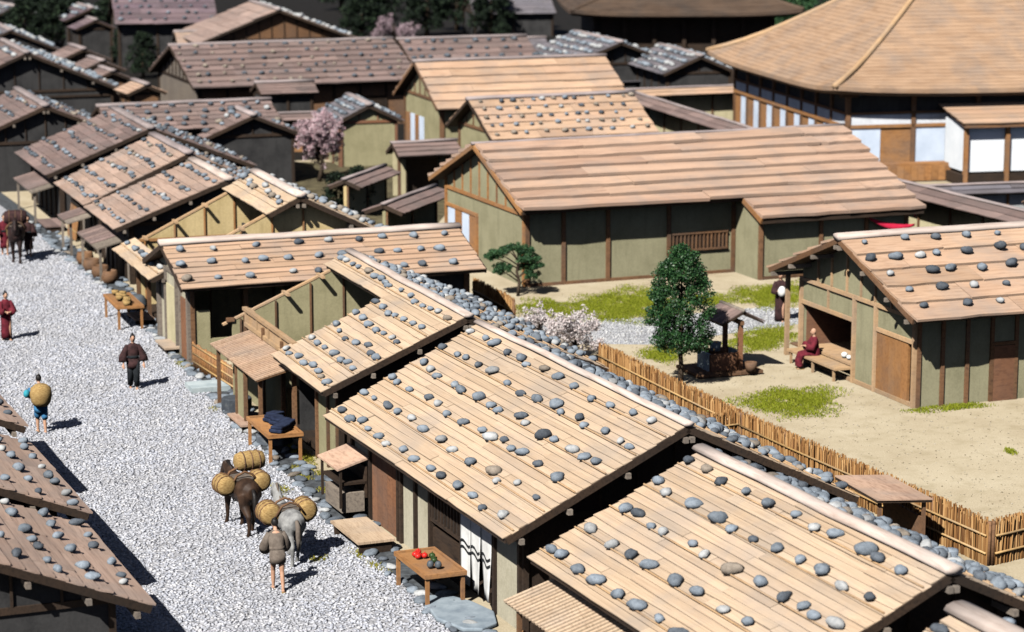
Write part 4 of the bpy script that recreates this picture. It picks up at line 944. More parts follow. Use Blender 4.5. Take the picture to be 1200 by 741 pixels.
# ---------------------------------------------------------------- trees
def leaf_mesh(name, P, size, elong=1.0, up=0.0):
    n = len(P); A = RNG.normal(0, 1, (n, 3)); A[:, 2] += up; A /= np.linalg.norm(A, axis=1)[:, None]
    Bv = RNG.normal(0, 1, (n, 3)); U1 = np.cross(A, Bv); U1 /= np.linalg.norm(U1, axis=1)[:, None]; U2 = np.cross(A, U1)
    s = size*RNG.uniform(.6, 1.25, (n, 1)); U1 = U1*s*elong; U2 = U2*s*.55
    V = np.stack([P-U1, P-U2*.9, P+U1, P+U2*.9], 1).reshape(-1, 3)
    return fast_mesh(name, V, np.arange(4*n).reshape(-1, 4))
def clumps(centers, rad, per, flat=1.0):
    Cn = np.repeat(np.array(centers), per, 0); D = RNG.normal(0, 1, (len(Cn), 3)); D /= np.linalg.norm(D, axis=1)[:, None]
    D *= (RNG.uniform(0, 1, (len(Cn), 1))**.4)*rad; D[:, 2] *= flat; return Cn+D
# clipped round tree
tp = at(797, 452); tr = empty('garden_tree', tp); tag(tr, 'dense dark green egg-shaped tree standing by the well', 'tree')
cs = []
PZ, PR = [0, .10, .28, .5, .7, .85, .95, 1], [.55, .93, 1.0, .95, .81, .60, .38, .14]
while len(cs) < 420:
    a = random.uniform(0, 6.283); z = random.random(); rr_ = .93*float(np.interp(z, PZ, PR))*random.choice((1, 1, 1, .9, .75, .4))
    cs.append((rr_*math.cos(a)*random.uniform(.86, 1.12), rr_*math.sin(a)*random.uniform(.86, 1.12), 1.15+3.15*z+random.gauss(0, .06)))
link('crown', leaf_mesh('crown', clumps(cs, .19, 60, .8), .046), M['leaf_dark'], tr)
MB().tube([(0,0,0), (.03,.02,.6), (-.02,.03,1.2), (.02,0,2.2), (0,0,3.4)], [.10,.075,.065,.05,.02], 8).build('trunk', M['bark'], tr, True)
for i in range(9):
    a = i*2.4; z = 1.1+i*.27; MB().tube([(0, .02, z), (.4*math.cos(a), .4*math.sin(a), z+.2), (.85*math.cos(a), .85*math.sin(a), z+.45)], [.035,.025,.01], 5).build('limb', M['bark'], tr, True)
# dwarf pine
pp = at(607, 347); pn = empty('pine_tree', pp); tag(pn, 'small leaning pine with flat cloud-like branches near the big house', 'tree')
MB().tube([(0,0,0), (.05,0,.5), (-.05,.05,.9), (.02,0,1.3), (-.2,0,1.7)], [.07,.06,.05,.04,.02], 7).build('trunk', M['bark'], pn, True)
pads = [(-.7,0,1.60,.40), (-.4,-.1,1.78,.40), (0,.1,1.82,.36), (.3,0,1.68,.30), (-.95,.1,1.48,.24), (.5,0,1.42,.34), (.68,-.1,1.15,.30), (.42,.1,1.12,.32), (.55,-.05,.85,.26), (-.5,-.1,1.12,.26), (-.7,0,1.0,.18), (.2,-.15,1.4,.26)]
cc2 = []
for x, y, z, r in pads:
    for _ in range(24): a = random.uniform(0, 6.283); q = r*math.sqrt(random.random()); cc2.append((x+q*math.cos(a), y+q*math.sin(a), z+random.gauss(0, .06)))
link('crown', leaf_mesh('crown', clumps(cc2, .11, 34, .75), .04, 1.5), M['leaf_pine'], pn)
for x, y, z, r in pads: MB().tube([(0, 0, max(.4, z-.45)), (x*.5, y*.5, z-.2), (x*.9, y*.9, z-.05)], [.03,.022,.012], 5).build('limb', M['bark'], pn, True)
def blossom(label, p, h, rad, mat, n=70, per=26, size=.045, seed=1):
    rr = random.Random(seed); root = empty('blossom_tree', p); tag(root, label, 'tree')
    MB().tube([(0,0,0), (.06*h,.02,.25*h), (-.02*h,.03,.5*h), (.03*h,0,.8*h)], [.035*h,.028*h,.02*h,.008*h], 7).build('trunk', M['bark'], root, True)
    cs = []
    for i in range(14):
        a = rr.uniform(0, 6.28); z0 = h*rr.uniform(.25, .6); r = rad*rr.uniform(.55, 1); z1 = min(h, z0+h*rr.uniform(.1, .45))
        q0, q1, q2 = (0, 0, z0), (r*.5*math.cos(a), r*.5*math.sin(a), (z0+z1)/2+.05*h), (r*math.cos(a), r*math.sin(a), z1)
        MB().tube([q0, q1, q2], [.014*h,.010*h,.004*h], 5).build('limb', M['bark'], root, True)
        for _ in range(n//14):
            f = rr.uniform(.35, 1.05); cs.append((q2[0]*f+rr.gauss(0, .09*rad), q2[1]*f+rr.gauss(0, .09*rad), z0+(z1-z0)*f+rr.gauss(0, .07*h)))
    link('crown', leaf_mesh('crown', clumps(cs, rad*.14, per, .85), size), M[mat], root)
blossom('low white blossom bush at the head of the brush fence', at(672, 424), 1.75, 1.15, 'petal_white', 196, 30, .05, 2)
blossom('small white blossom bush nearer the dwarf pine', at(632, 412), 1.6, .9, 'petal_white', 112, 26, .05, 3)
blossom('pink blossom tree in the walled court left of centre', at(374, 213), 3.5, 1.4, 'petal_pink', 320, 48, .062, 4)
blossom('dim pink blossom tree at the top above the weathered roofs', at(462, 62), 2.8, 1.9, 'petal_dusk', 110, 36, .08, 5)
# evergreens filling the background; near-black foliage paints in its missing light
def dark_tree_mesh(seed):
    rr = random.Random(seed); cs = []
    for _ in range(150):
        a = rr.uniform(0, 6.283); z = rr.uniform(0, 1); r = 1.5*(max(0.02, 1-z**2))**.5*rr.uniform(.3, 1.05); cs.append((r*math.cos(a), r*math.sin(a), .7+3.4*z))
    return leaf_mesh('crown', clumps(cs, .36, 26, .8), .13)
DT = [dark_tree_mesh(11), dark_tree_mesh(12)]
tm_ = MB().tube([(0,0,0), (.05,0,1.2), (0,.05,2.6)], [.16,.12,.05], 7).mesh('trunk', True)
for px, py, s, where in ((30, 52, 1.1, 'left of the upper left dim hut'), (62, 42, 1.1, 'right of the far left dim roof'), (88, 34, .9, 'in front of the highest dim hut'), (126, 46, 1.0, 'left of the mauve roof'), (150, 62, .8, 'below the mauve roof'), (168, 78, .8, 'left of the wooden gable wall'),
                  (185, 62, .8, 'between the mauve roof and the wooden gable'), (425, 40, 1.2, 'right of the bare wooden gable'), (445, 22, 1.3, 'behind the dim pink blossom'), (500, 30, 1.4, 'right of the dim pink blossom'), (535, 22, 1.4, 'below the white-edged top roof'), (575, 30, 1.3, 'left of the black temple hall'),
                  (608, 22, 1.4, 'at the left end of the black temple hall'), (40, 12, 1.3, 'in the dark top left corner'), (75, 5, 1.3, 'at the top edge left of the highest hut'), (918, 24, 1.0, 'right of the dim temple roof'), (945, 14, 1.2, 'behind the sweeping temple roof'), (900, 8, 1.2, 'at the top edge right of the dim temple'),
                  (400, -2, 1.4, 'at the top edge above the wooden gable'), (590, 58, .7, 'behind the small grey gable top'), (350, 160, .45, 'in the court beside the pink blossom'), (420, 232, .5, 'under the short capped wall'), (395, 240, .5, 'in the dark court below the pink blossom')):
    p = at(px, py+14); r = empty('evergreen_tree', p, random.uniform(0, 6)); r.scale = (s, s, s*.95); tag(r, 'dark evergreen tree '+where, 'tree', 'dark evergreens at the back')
    link('crown', random.choice(DT), M['leaf_unlit'] if px != 918 and px != 945 else M['leaf_pine'], r); o = link('trunk', tm_, M['bark'], r)
    if px in (918, 945):
        me = r.children[0].data.copy(); me.materials.clear(); me.materials.append(M['leaf_pine']); r.children[0].data = me

# ---------------------------------------------------------------- street furniture
def table(label, h, x0, x1, y0, y1, z, mat, cat='table', rim=True):
    r = empty('display_table', h.W(((x0+x1)/2, (y0+y1)/2, 0)), h.a); tag(r, label, cat); hx, hy = (x1-x0)/2, (y1-y0)/2
    t = MB().box((0, 0, z-.03), (2*hx, 2*hy, .05)).build('table_top', M[mat], r)
    if rim:
        for s in (-1, 1): MB().beam((-hx, s*(hy-.03), z+.02), (hx, s*(hy-.03), z+.02), .06, .05).build('rim', M[mat], r); MB().beam((s*(hx-.03), -hy+.06, z+.02), (s*(hx-.03), hy-.06, z+.02), .06, .05).build('rim', M[mat], r)
    for a in (-1, 1):
        for b in (-1, 1): MB().beam((a*(hx-.08), b*(hy-.08), 0), (a*(hx-.08), b*(hy-.08), z-.05), .08, .08).build('leg', M[mat], r)
    return r
table('tan wooden table with red fruit before the house with the white curtain', A, -5.0, -2.95, -4.95, -3.95, .75, 'wood_orange')
for i in range(9):
    x, y = -4.35+random.gauss(0, .16), -4.55+random.gauss(0, .10); k = i >= 6
    if k: x += .35; y += .25
    m = MB().ball((0, 0, 0), (.078, .078, .066)); m.tube([(0,0,.055), (.01,0,.095)], .010, 5)
    o = m.build('fruit', M['fruit_green' if k else 'fruit_red'], None, True, A.W((x, y, .82)))
    tag(o, 'dark green fruit lying on the tan table' if k else 'red fruit heaped on the tan table', 'fruit', 'fruit on the tan table')
for i, (x, y) in enumerate(((-3.55, -4.6), (-3.45, -4.45))):
    m = MB().rings([(0,0,0,.05,.05), (0,0,.06,.085,.085), (0,0,.13,.07,.07), (0,0,.16,.045,.045)], 10)
    o = m.build('jar', M['pot'], None, True, A.W((x, y, .77))); tag(o, ('small dark jar nearer the street on the tan table', 'small dark jar nearer the curtain on the tan table')[i], 'jar', 'jars on the tan table')
def stepboard(label, p, yaw, sx, sy, z, mat):
    r = empty('step_board', (p.x, p.y, 0), yaw); tag(r, label, 'step')
    n = 3
    for i in range(n): MB().box((0, -sy/2+sy*(i+.5)/n, z), (sx, sy/n-.008, .06)).build('board', M[mat], r)
    for a in (-1, 1): MB().box((a*(sx/2-.12), 0, z/2-.03), (.1, sy*.85, z-.04)).build('leg', M['wood_dark'], r)
stepboard('pale board step before the red door of the fruit seller\'s house', A.W((-8.5, -4.5, 0)), A.a, 2.1, .95, .3, 'plank_pale')
stepboard('pale board step before the pale gable with a door', at(205, 410), D.a, 1.0, 1.5, .2, 'plank_pale')
stepboard('pinkish board step at the stall of blue cloth', at(290, 500), C.a, 1.6, .8, .22, 'plank_pink')
stepboard('small board step beside the goods stall', at(165, 377), C.a, 1.4, .7, .2, 'plank_pink')
stepboard('long grey board step near the dark horse', at(60, 268), C.a, 2.2, .9, .25, 'plank_grey')
# stall in front of C
table('orange-brown stall table heaped with dark blue cloth', C, -4.7, -2.3, -4.95, -3.95, .78, 'wood_orange')
for i in range(5):
    o = MB().box((0, 0, 0), (.55, .4, .10)).box((0, .02, .09), (.5, .36, .08)); o = o.build('cloth_stack', M['cloth_indigo'], None, False, C.W((-4.3+i*.38, -4.4+random.gauss(0, .1), .86))); o.rotation_euler = (0, random.uniform(-.1, .1), C.a+random.gauss(0, .3))
    md = o.modifiers.new('b', 'BEVEL'); md.width = .03; md.segments = 2; tag(o, 'folded dark blue cloth, %s from the far end of the stall table' % ORD[i], 'cloth', 'folded blue cloth on the stall')
# stone slab bridges
def slab(label, p, yaw, sx, sy, sz, mat):
    rr = random.Random(int(p.x*100)); k = 9; pts = [(sx/2*math.cos(2*math.pi*i/k)*rr.uniform(.85, 1.15), sy/2*math.sin(2*math.pi*i/k)*rr.uniform(.85, 1.15)) for i in range(k)]
    o = MB().prism(pts, 'z', 0, sz).build('stone_slab', M[mat], None, False, (p.x, p.y, .01)); o.rotation_euler = (0, 0, yaw); md = o.modifiers.new('b', 'BEVEL'); md.width = .03; md.segments = 2
    tag(o, label, 'stone slab'); return o
slab('large flat blue-grey stone slab beneath the white curtain', at(540, 722), A.a, 2.6, 1.3, .1, 'slab_blue')
o = MB().box((0, 0, .09), (2.0, 1.0, .16)).build('stone_slab', M['slab_pale'], None, False, at(258, 455)); o.rotation_euler = (0, 0, D.a); tag(o, 'pale blue-grey cut stone slab bridging the gutter', 'stone slab')
slab('dark rough boulder beside the gutter under the ribbed canopy', at(278, 482), 0, .9, .8, .42, 'stone_dark')
slab('dark grey stone under the stall table of blue cloth', at(322, 520), .4, 1.1, .8, .3, 'stone_dark')
slab('blue-grey stone beside the step of the fruit seller\'s house', at(480, 622), 0, .7, .6, .4, 'slab_blue')
# goods stall with canopy in front of E
table('orange goods stall table under the stone-weighted canopy', E_, -5.2, -2.6, -5.9, -4.95, .8, 'wood_orange')
for i in range(9):
    p = E_.W((-5.0+i*.28, -5.4+random.gauss(0, .14), .83)); m = MB().rings([(0,0,0,.09,.09), (0,0,.10,.14,.14), (0,0,.16,.12,.12)], 10)
    tag(m.build('basket', M['straw'], None, True, p), 'small straw basket, %s from the far end of the orange goods stall' % ORD[i], 'basket', 'baskets on the goods stall')
for i, (x, y) in enumerate(((108, 318), (118, 326), (100, 310), (128, 332))):
    m = MB().rings([(0,0,0,.28,.28), (0,0,.25,.36,.36), (0,0,.5,.30,.30), (0,0,.5,.26,.26), (0,0,.4,.24,.24)], 12); p = at(x, y)
    o = m.build('wooden_tub', M['wood_brown'], None, True, p); tag(o, 'round brown tub, %s from the far end, standing before the grey awning' % ORD[{2: 0, 0: 1, 1: 2, 3: 3}[i]], 'tub', 'tubs by the grey awning')
o = MB().rings([(0,0,0,.35,.30), (0,0,.3,.42,.36), (0,0,.55,.3,.26), (0,0,.6,.22,.2)], 12).build('water_jar', M['pot'], None, True, at(160, 365)); tag(o, 'dark grey water jar under the goods stall', 'jar')
# well
wl = empty('roofed_well', at(843, 436), R(21)); tag(wl, 'roofed wooden well with stone crib beside the egg-shaped tree', 'well')
for i in range(6): MB().box((-.95+i*.38, 0, .1), (.36, 1.7, .1)).build('platform_board', M['wood_brown'], wl)
for y in (-.45, .45): MB().box((0, y, .42), (1.1, .1, .55)).build('crib_panel', M['wood_red'], wl)
for x in (-.55, .55): MB().box((x, 0, .42), (.1, .8, .55)).build('crib_panel', M['slab_pale'], wl)
MB().box((0, 0, .35), (1, .8, .02)).build('water', plain('well_water', (.05,.10,.14), (.10,.17,.22), 1, .1, .02), wl)
for y in (-.55, .55): MB().beam((.45, y, .1), (.45, y, 1.75), .14, .12).build('post', M['wood_red'], wl)
MB().beam((.45, -.7, 1.68), (.45, .7, 1.68), .12, .12).build('beam', M['wood_brown'], wl)
MB().tube([(-.3, -.2, .75), (-.1, 0, 1.0)], .03, 6).build('rope_pole', M['bamboo'], wl)
rfw = MB().prism([(-.72, 1.70), (0, 2.06), (.72, 1.70), (.72, 1.64), (0, 1.98), (-.72, 1.64)], 'y', -.8, .8); rfo = rfw.build('roof', M['wood_dark'], wl); rfo.location = (.42, 0, 0)
for s in (-1, 1):
    for i in range(7):
        o = MB().box((s*.38, -.69+i*.23, 1.905), (.84, .22, .035), Matrix.Rotation(s*math.atan2(.36, .72), 3, 'Y')).build('plank', M['plank_grey'], rfo)
MB().tube([(0,-.85,2.10), (0,.85,2.10)], .06, 6).build('ridge_cap', M['wood_grey'], rfo, True)
for i, (dx, dy) in enumerate(((-.15, -.1), (.95, -.55))):
    o = MB().rings([(0,0,0,.16,.16), (0,0,.28,.2,.2), (0,0,.28,.17,.17), (0,0,.06,.14,.14)], 12).build('bucket', M['slab_blue' if i == 0 else 'wood_brown'], None, True, (wl.location.x+dx, wl.location.y+dy, .72 if i == 0 else .16)); tag(o, ('blue-grey bucket set on the well crib', 'brown wooden bucket on the well platform')[i], 'bucket')
# red cloth swag under the eave of the big house
sw = empty('cloth_swag', Q_.W((15.05, -6.36, 0)), Q_.a); tag(sw, 'bright red cloth swag under the big house eave behind the right-hand ridge', 'cloth')
m = MB()
for k in range(3):
    for j2 in range(13):
        f = j2/12; x = -1.0+2.0*f; top = 2.16-.30*math.sin(math.pi*min(1, f*.62+.0))-.05*f; m.v.append((x, -.03-.05*k*math.sin(math.pi*f), top-.11*k*math.sin(math.pi*(.12+.76*f))))
for k in range(2):
    for j2 in range(12): a = k*13+j2; m.f.append((a, a+1, a+14, a+13))
cl = m.build('cloth', M['cloth_red'], sw, True); cl.modifiers.new('t', 'SOLIDIFY').thickness = .02
for x in (-1.0, 1.0): MB().tube([(x, .0, 2.2), (x, -.08, 2.12)], .03, 6).build('tie', M['cloth_red'], sw, True)

# ---------------------------------------------------------------- people and horses
def hand(m, w_, d):
    d = Vector(d).normalized(); u = d.cross(Vector((0, 0, 1))); u = u.normalized() if u.length > .1 else Vector((0, 1, 0)); w_ = Vector(w_)
    m.tube([w_, w_+d*.09], [(.03,.02), (.036,.02)], 8)
    for i, L in enumerate((.06, .075, .07, .055)):
        b = w_+d*.085+u*(-.027+.018*i); m.tube([b, b+d*L*.6, b+d*L+Vector((0,0,-.015))], [.010,.009,.006], 6)
    m.tube([w_+d*.03+u*.03, w_+d*.07+u*.058, w_+d*.10+u*.055], [.012,.011,.007], 6)
def person(label, p, yaw, robe, legs=None, hem=.12, arms=None, bend=0, hair='bun', stride=.12, seated=False, s=1.0, sash='cloth_black', name='person', z=0):
    root = empty(name, (p.x, p.y, z), yaw); root.scale = (s, s, s); tag(root, label, 'person')
    bx = bend; hz = .84 if not seated else .48
    def T(x, y, zz):   # lean the upper body forward about the hip
        d = zz-hz; return (x+d*math.sin(bx), y, hz+d*math.cos(bx)+x*0)
    sh = hz+.50; hd = hz+.72
    m = MB()
    m.tube([T(0,0,hz-.06), T(0,0,hz+.1), T(0,0,hz+.32), T(0,0,sh), T(.01,0,sh+.07), T(.015,0,sh+.12)], [(.15,.10),(.13,.09),(.155,.10),(.14,.085),(.05,.05),(.047,.047)], 12)
    hp = T(.03, 0, hd); m.ball(hp, (.092, .075, .115), 12, 9); m.tube([(hp[0]+.07, 0, hp[2]+.02), (hp[0]+.112, 0, hp[2]-.02)], [.012, .016], 6)
    for e in (-1, 1): m.ball((hp[0]-.01, e*.077, hp[2]-.005), (.018, .012, .028), 6, 5)
    feet = []
    for e in (-1, 1):
        st = stride*e
        if seated: k, an = (.40, e*.10, .46), (.42, e*.10, .07); hpj = (0, e*.09, .48)
        else: hpj = (0, e*.085, hz); k = (st*.6+.04, e*.085, .46); an = (st-.02, e*.085, .075)
        m.tube([hpj, tuple((Vector(hpj)+Vector(k))/2), k, tuple((Vector(k)+Vector(an))/2), an], [.085,.075,.055,.052,.036], 9); m.tube([(an[0]-.05, an[1], .04), (an[0]+.06, an[1], .035), (an[0]+.15, an[1], .022)], [(.035,.03),(.042,.028),(.03,.018)], 8); feet.append(an)
    arms = arms or [((.05, -.24, .98), (.16, -.22, .78)), ((.02, .25, .98), (.10, .24, .76))]
    sl = MB()
    for e, (el, wr) in zip((-1, 1), arms):
        S = Vector(T(0, e*.165, sh-.02)); el, wr = Vector(el), Vector(wr); m.tube([S, (S+el)/2, el, (el+wr)/2, wr], [.05,.045,.038,.034,.026], 8); hand(m, wr, wr-el)
        sl.tube([S+Vector((0, -e*.03, .02)), S*.6+el*.4, el, el*.35+wr*.65], [.085, .095, .12, .15], 10)
    remesh(m, 'body', M['skin'], root, .013, 2)
    hb = MB(); hb.ball((hp[0]-.018, 0, hp[2]+.028), (.095, .086, .105), 12, 8)
    if hair == 'bun': hb.ball((hp[0]-.06, 0, hp[2]+.13), (.035, .03, .035), 8, 6)
    if hair == 'long': hb.tube([(hp[0]-.08, 0, hp[2]), (hp[0]-.13, 0, hp[2]-.25), (hp[0]-.12, 0, hp[2]-.5)], [.06, .05, .02], 8)
    if hair: hb.build('hair', M['hair'], root, True)
    for e in (-1, 1): MB().ball((hp[0]+.082, e*.032, hp[2]+.012), (.008, .012, .007), 6, 5).build('eye', M['hair'], root)
    if seated:
        rb = MB(); rb.rings([(0,0,.40,.22,.24), (0,0,.55,.20,.22), (T(0,0,.75)[0],0,.75,.15,.185), (T(0,0,hz+.4)[0],0,hz+.4,.14,.20), (T(0,0,sh)[0],0,sh+.01,.10,.19), (T(0,0,sh+.07)[0],0,sh+.07,.06,.07)], 14)
        rb.tube([(.0,0,.47), (.25,0,.50), (.44,0,.47), (.50,0,.28), (.48,0,.10)], [(.24,.13),(.24,.13),(.23,.12),(.21,.12),(.24,.13)], 12)
        remesh(rb, 'robe', M[robe], root, .025, 2)
    else:
        rb = MB(); lv = [(hem, .17, .19), (hem+.2, .16, .185), (.62, .155, .18), (hz+.02, .145, .18), (hz+.18, .13, .165), (hz+.36, .135, .19), (sh-.02, .12, .20), (sh+.04, .08, .13), (sh+.08, .06, .065)]
        if hem > .62: lv = [(hem, .15, .19)]+[l for l in lv if l[0] > hem+.02 and l[0] >= .62]
        R_ = []
        for zz, a, b in lv:
            q = T(0, 0, zz) if zz > hz else (0, 0, zz); R_.append((q[0], 0, q[2], a, b))
        rb.rings(R_, 16); rb.build('robe', M[robe], root, True)
        q = T(0, 0, hz+.16); MB().rings([(q[0], 0, q[2]-.045, .142, .178), (q[0], 0, q[2]+.045, .14, .176)], 16).build('sash', M[sash], root, True)
    sl.build('sleeves', M[robe], root, True)
    if legs:
        lg = MB()
        for an, e in zip(feet, (-1, 1)): lg.tube([(0, e*.085, hz+.02), (an[0]*.5+.03, e*.085, .5), (an[0], e*.085, legs[1])], [.12, .10, .085], 10)
        lg.build('trousers', M[legs[0]], root, True)
    # straw sandals
    for an in feet: MB().box((an[0]+.04, an[1], .008), (.24, .085, .016)).build('sandal', M['straw'], root)
    return root
cm_ = R(-70)
person('man in dark brown coat and black trousers walking down the street', at(157, 456), R(-75), 'cloth_brown', ('cloth_black', .12), hem=.66, stride=.10, s=1.03, arms=[((.0, -.30, 1.02), (.10, -.30, .80)), ((-.02, .30, 1.02), (.08, .31, .80))])
person('person in maroon robe at the left edge of the street', at(8, 399), R(-60), 'cloth_maroon', hem=.10, sash='cloth_maroon', arms=[((.10, -.24, 1.02), (.24, -.05, 1.02)), ((.10, .24, 1.02), (.24, .05, 1.0))])
bk = person('porter in blue walking away under a big straw basket', at(49, 507), R(112), 'cloth_blue', ('cloth_blue', .45), hem=.62, bend=.25, hair='bun', arms=[((.20, -.22, 1.12), (.34, -.12, 1.22)), ((.2, .26, 1.1), (.32, .14, 1.22))])
q = bk.location; m = MB().rings([(0,0,0,.20,.20), (0,0,.12,.28,.27), (0,0,.32,.32,.30), (0,0,.52,.29,.28), (0,0,.62,.16,.16)], 16)
o = m.build('straw_basket', M['straw'], None, True, (q.x+.05, q.y-.18, .84)); tag(o, 'round straw basket on the back of the porter in blue', 'basket')
o = MB().ball((0, 0, 0), (.10, .12, .12)).build('bundle', M['cloth_teal'], None, True, (q.x-.38, q.y-.05, 1.15)); tag(o, 'teal cloth bundle hanging beside the straw basket', 'bundle')
person('woman in dark kimono holding a white bundle near the right-hand house', at(914, 377), R(-95), 'cloth_brown', hem=.06, hair='long', sash='cloth_white', s=1.05, arms=[((.12, -.22, 1.05), (.26, -.04, 1.08)), ((.12, .22, 1.05), (.26, .04, 1.05))])
wl_ = at(914, 377); o = MB().ball((0,0,0), (.15, .19, .2), 12, 9).build('bundle', M['cloth_white'], None, True, (wl_.x+.02, wl_.y-.28, 1.12)); tag(o, 'white bundle in the arms of the woman in dark kimono', 'bundle')
sp_ = V_.W((gx-.25, 2.35, 0)); person('monk in crimson robe seated on the porch step', sp_, V_.a+math.pi-.25, 'cloth_maroon', seated=True, hair=None, arms=[((.12, -.26, .72), (.32, -.14, .72)), ((.12, .26, .72), (.32, .10, .76))])
bpy.data.objects[bpy.data.objects[-1].name]
for i, (dy, s) in enumerate(((1.25, 1), (.95, .8))):
    o = MB().rings([(0,0,0,.06,.06), (0,0,.08,.11,.11), (0,0,.14,.1,.1), (0,0,.18,.05,.05)], 10).build('teapot', M['cloth_white'], None, True, V_.W((gx+.25, dy, .53))); o.scale = (s,)*3; tag(o, ('larger white jar on the porch floor behind the monk', 'smaller white jar on the porch floor behind the monk')[i], 'jar')
def horse(label, p, yaw, mat, s=1.0, head_up=.25):
    root = empty('pack_horse', (p.x, p.y, 0), yaw); root.scale = (s, s, s); tag(root, label, 'horse')
    m = MB(); m.tube([(-.72,0,1.02), (-.62,0,1.03), (-.4,0,1.02), (0,0,.98), (.35,0,1.0), (.58,0,1.04), (.70,0,1.06)], [(.12,.14), (.24,.25), (.30,.29), (.31,.31), (.29,.30), (.23,.27), (.12,.15)], 14)
    nz = 1.22+head_up
    m.tube([(.48,0,1.08), (.72,0,1.22), (.94,0,nz)], [(.17,.23), (.13,.19), (.10,.13)], 10)
    m.tube([(.86,0,nz+.05), (1.0,0,nz), (1.16,0,nz-.16), (1.26,0,nz-.27)], [(.075,.10), (.085,.11), (.06,.075), (.05,.055)], 10)
    for e in (-1, 1): m.tube([(.88, e*.05, nz+.08), (.88, e*.065, nz+.20)], [.03, .008], 6)
    for e in (-1, 1):
        f = .10*e
        m.tube([(.48, e*.13, .95), (.46+f, e*.13, .66), (.47+f*1.4, e*.12, .44), (.46+f*1.6, e*.12, .20), (.48+f*1.8, e*.12, .09), (.51+f*1.8, e*.12, .0)], [.13, .09, .06, .045, .05, .06], 9)
        g_ = -.12*e
        m.tube([(-.5, e*.13, .98), (-.42+g_, e*.14, .68), (-.60+g_*1.3, e*.13, .47), (-.56+g_*1.5, e*.12, .22), (-.53+g_*1.6, e*.12, .09), (-.50+g_*1.6, e*.12, 0)], [.19, .13, .07, .046, .05, .06], 9)
    remesh(m, 'body', M[mat], root, .024, 2)
    MB().tube([(-.72,0,1.12), (-.82,0,1.0), (-.85,0,.7), (-.82,0,.42)], [.04,.06,.065,.02], 8).build('tail', M['hair'] if mat != 'horse_grey' else M['cloth_taupe'], root, True)
    mn = MB(); mn.tube([(.55,0,1.28), (.72,0,1.36), (.88,0,nz+.12)], [(.04,.07), (.035,.07), (.03,.05)], 8).build('mane', M['hair'] if mat != 'horse_grey' else M['cloth_taupe'], root, True)
    MB().box((0, 0, 1.27), (.5, .42, .05)).build('saddle_pad', M['cloth_taupe'], root)
    for x in (-.22, .22): MB().tube([(x,-.36,1.12), (x,-.2,1.36), (x,0,1.44), (x,.2,1.36), (x,.36,1.12)], .03, 6).build('saddle_frame', M['wood_brown'], root, True)
    MB().rings([(0,0,.70,.02,.02), (0,0,.71,.02,.02)], 6).tube([(0,.29,1.2),(0,.31,.95),(0,.2,.72),(0,0,.68),(0,-.2,.72),(0,-.31,.95),(0,-.29,1.2)], .015, 5).build('girth', M['straw'], root)
    return root
def bale(label, w_, yaw, r=.24, L=.62, grp='straw bales carried by the pack horses', mat='straw'):
    root = empty('straw_bale', w_, yaw); tag(root, label, 'bale', grp)
    MB().tube([(-L/2,0,0), (-L/2+.03,0,0), (-L*.3,0,0), (0,0,0), (L*.3,0,0), (L/2-.03,0,0), (L/2,0,0)], [r*.6, r*.85, r, r*1.04, r, r*.85, r*.6], 14).build('straw_body' if mat == 'straw' else 'cover', M[mat], root, True)
    for x in (-L*.27, 0, L*.27): MB().tube([(x, (r*1.03)*math.cos(t), (r*1.03)*math.sin(t)) for t in [i*2*math.pi/12 for i in range(13)]], .018, 5, False).build('rope', M['wood_brown'], root)
def W(root, v): return Matrix.Translation(root.location) @ Matrix.Rotation(root.rotation_euler.z, 4, 'Z') @ Vector([c*root.scale[0] for c in v])
h1 = horse('dark brown pack horse loaded with three straw bales', at(284, 620), R(118), 'horse_brown', 1.05, .12)
for (x, y, z, lab) in ((0, .44, 1.14, 'straw bale slung on the left flank of the dark brown horse'), (0, -.44, 1.14, 'straw bale slung on the right flank of the dark brown horse')): bale(lab, W(h1, (x, y, z)), h1.rotation_euler.z)
bale('large roped straw bale riding on top of the dark brown horse', W(h1, (.32, -.34, 1.55)), h1.rotation_euler.z+math.pi/2, .24, .75)
h2 = horse('grey pack horse with two straw bales behind the dark brown one', at(338, 655), R(112), 'horse_grey', 1.0, .3)
for (x, y, z, lab) in ((.1, .44, 1.16, 'pale straw bale on the left flank of the grey horse'), (.1, -.44, 1.16, 'pale straw bale on the right flank of the grey horse')): bale(lab, W(h2, (x, y, z)), h2.rotation_euler.z, .26, .64)
person('driver in taupe jacket with bare legs following the grey horse', at(326, 692), R(105), 'cloth_taupe', hem=.66, bend=.42, stride=.17, sash='cloth_taupe', arms=[((.22, -.24, 1.0), (.42, -.2, .9)), ((.22, .26, 1.0), (.40, .2, .88))])
h3 = horse('dark horse standing far up the street at the left edge', at(20, 306), R(-80), 'horse_dark', 1.15, .3)
bale('dark cloth-covered load on the dark horse far up the street', W(h3, (0, 0, 1.55)), h3.rotation_euler.z+math.pi/2, .28, .9, None, 'cloth_brown')
person('person in maroon beside the dark horse far up the street', at(6, 299), R(-70), 'cloth_maroon', hem=.3, s=1.0)
person('person in brown robe on the other side of the dark horse', at(34, 300), R(-85), 'cloth_brown', hem=.3, s=.98)

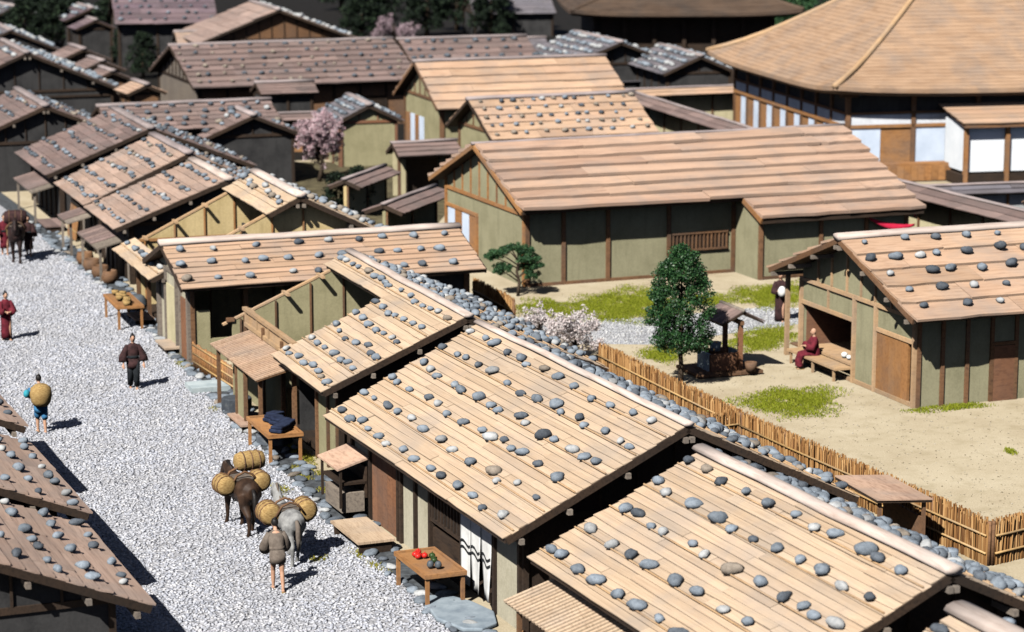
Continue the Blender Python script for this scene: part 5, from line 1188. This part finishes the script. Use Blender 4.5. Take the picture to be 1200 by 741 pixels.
# ---------------------------------------------------------------- roof stones: the 300 that show largest are things, the rest one mass
def onscreen(p):
    c, s = math.cos(TH), math.sin(TH); d = p-Vector((0, 0, CAM_H)); f = d.y*c-d.z*s; return abs(d.x/f*FPX) < 612 and abs((-d.y*s-d.z*c)/f*FPX) < 382, f
vis, rest = [], []
for t in STONES:
    ok, f = onscreen(t[0]); (vis if ok else rest).append((t[1]/f, t))
vis.sort(key=lambda a: -a[0]); indiv = [t for _, t in vis[:298]]; rest = [t for _, t in vis[298:]]
TONE = {'stone_blue': 'blue-grey', 'stone_dark': 'slate', 'stone_pale': 'pale', 'stone_tan': 'brownish'}
def stone_label(c, wds, inf):
    n, k, sd, a = inf
    return '%s stone %s from %s end, %s row down, %s slope of %s' % (TONE[c], ORD[n], 'far' if a < 0 else 'left', ORD[k], ('street' if a < 0 and 'left' not in wds else 'near') if sd < 0 else 'back', wds)
for p, sz, rot, c, wds, inf in indiv:
    o = link('roof_stone', SME[(random.randrange(7), c)], None); o.location = p; o.rotation_euler = (random.gauss(0, .12), random.gauss(0, .12), rot[2]); o.scale = (sz*random.uniform(.95, 1.2), sz*random.uniform(.95, 1.15), sz*random.uniform(.85, 1.1))
    tag(o, stone_label(c, wds, inf), 'stone', 'stones weighing down the roof of '+wds)
BV = [np.array(m.v) for m in SM]; V, F, F2, off, mi, mi2 = [], [], [], 0, [], []
me = bpy.data.meshes.new('roof_stones'); vv, ff, ms = [], [], []
for p, sz, rot, c, wds, inf in rest:
    k = random.randrange(7); a = rot[2]; ca, sa = math.cos(a)*sz, math.sin(a)*sz; b = BV[k]
    q = np.stack([b[:, 0]*ca-b[:, 1]*sa+p.x, b[:, 0]*sa+b[:, 1]*ca+p.y, b[:, 2]*sz+p.z], 1); n = len(vv)
    vv += q.tolist(); ff += [tuple(n+i for i in f) for f in SM[k].f]; ms += [STONE_MATS.index(c)]*len(SM[k].f)
me.from_pydata(vv, [], ff); me.polygons.foreach_set('material_index', ms); me.polygons.foreach_set('use_smooth', [True]*len(ff))
for c in STONE_MATS: me.materials.append(M[c])
o = link('roof_stones', me, None); tag(o, 'small grey stones weighing down the farther roofs of the village', 'stones', kind='stuff')
print('stones', len(STONES), 'objects', len(bpy.data.objects))
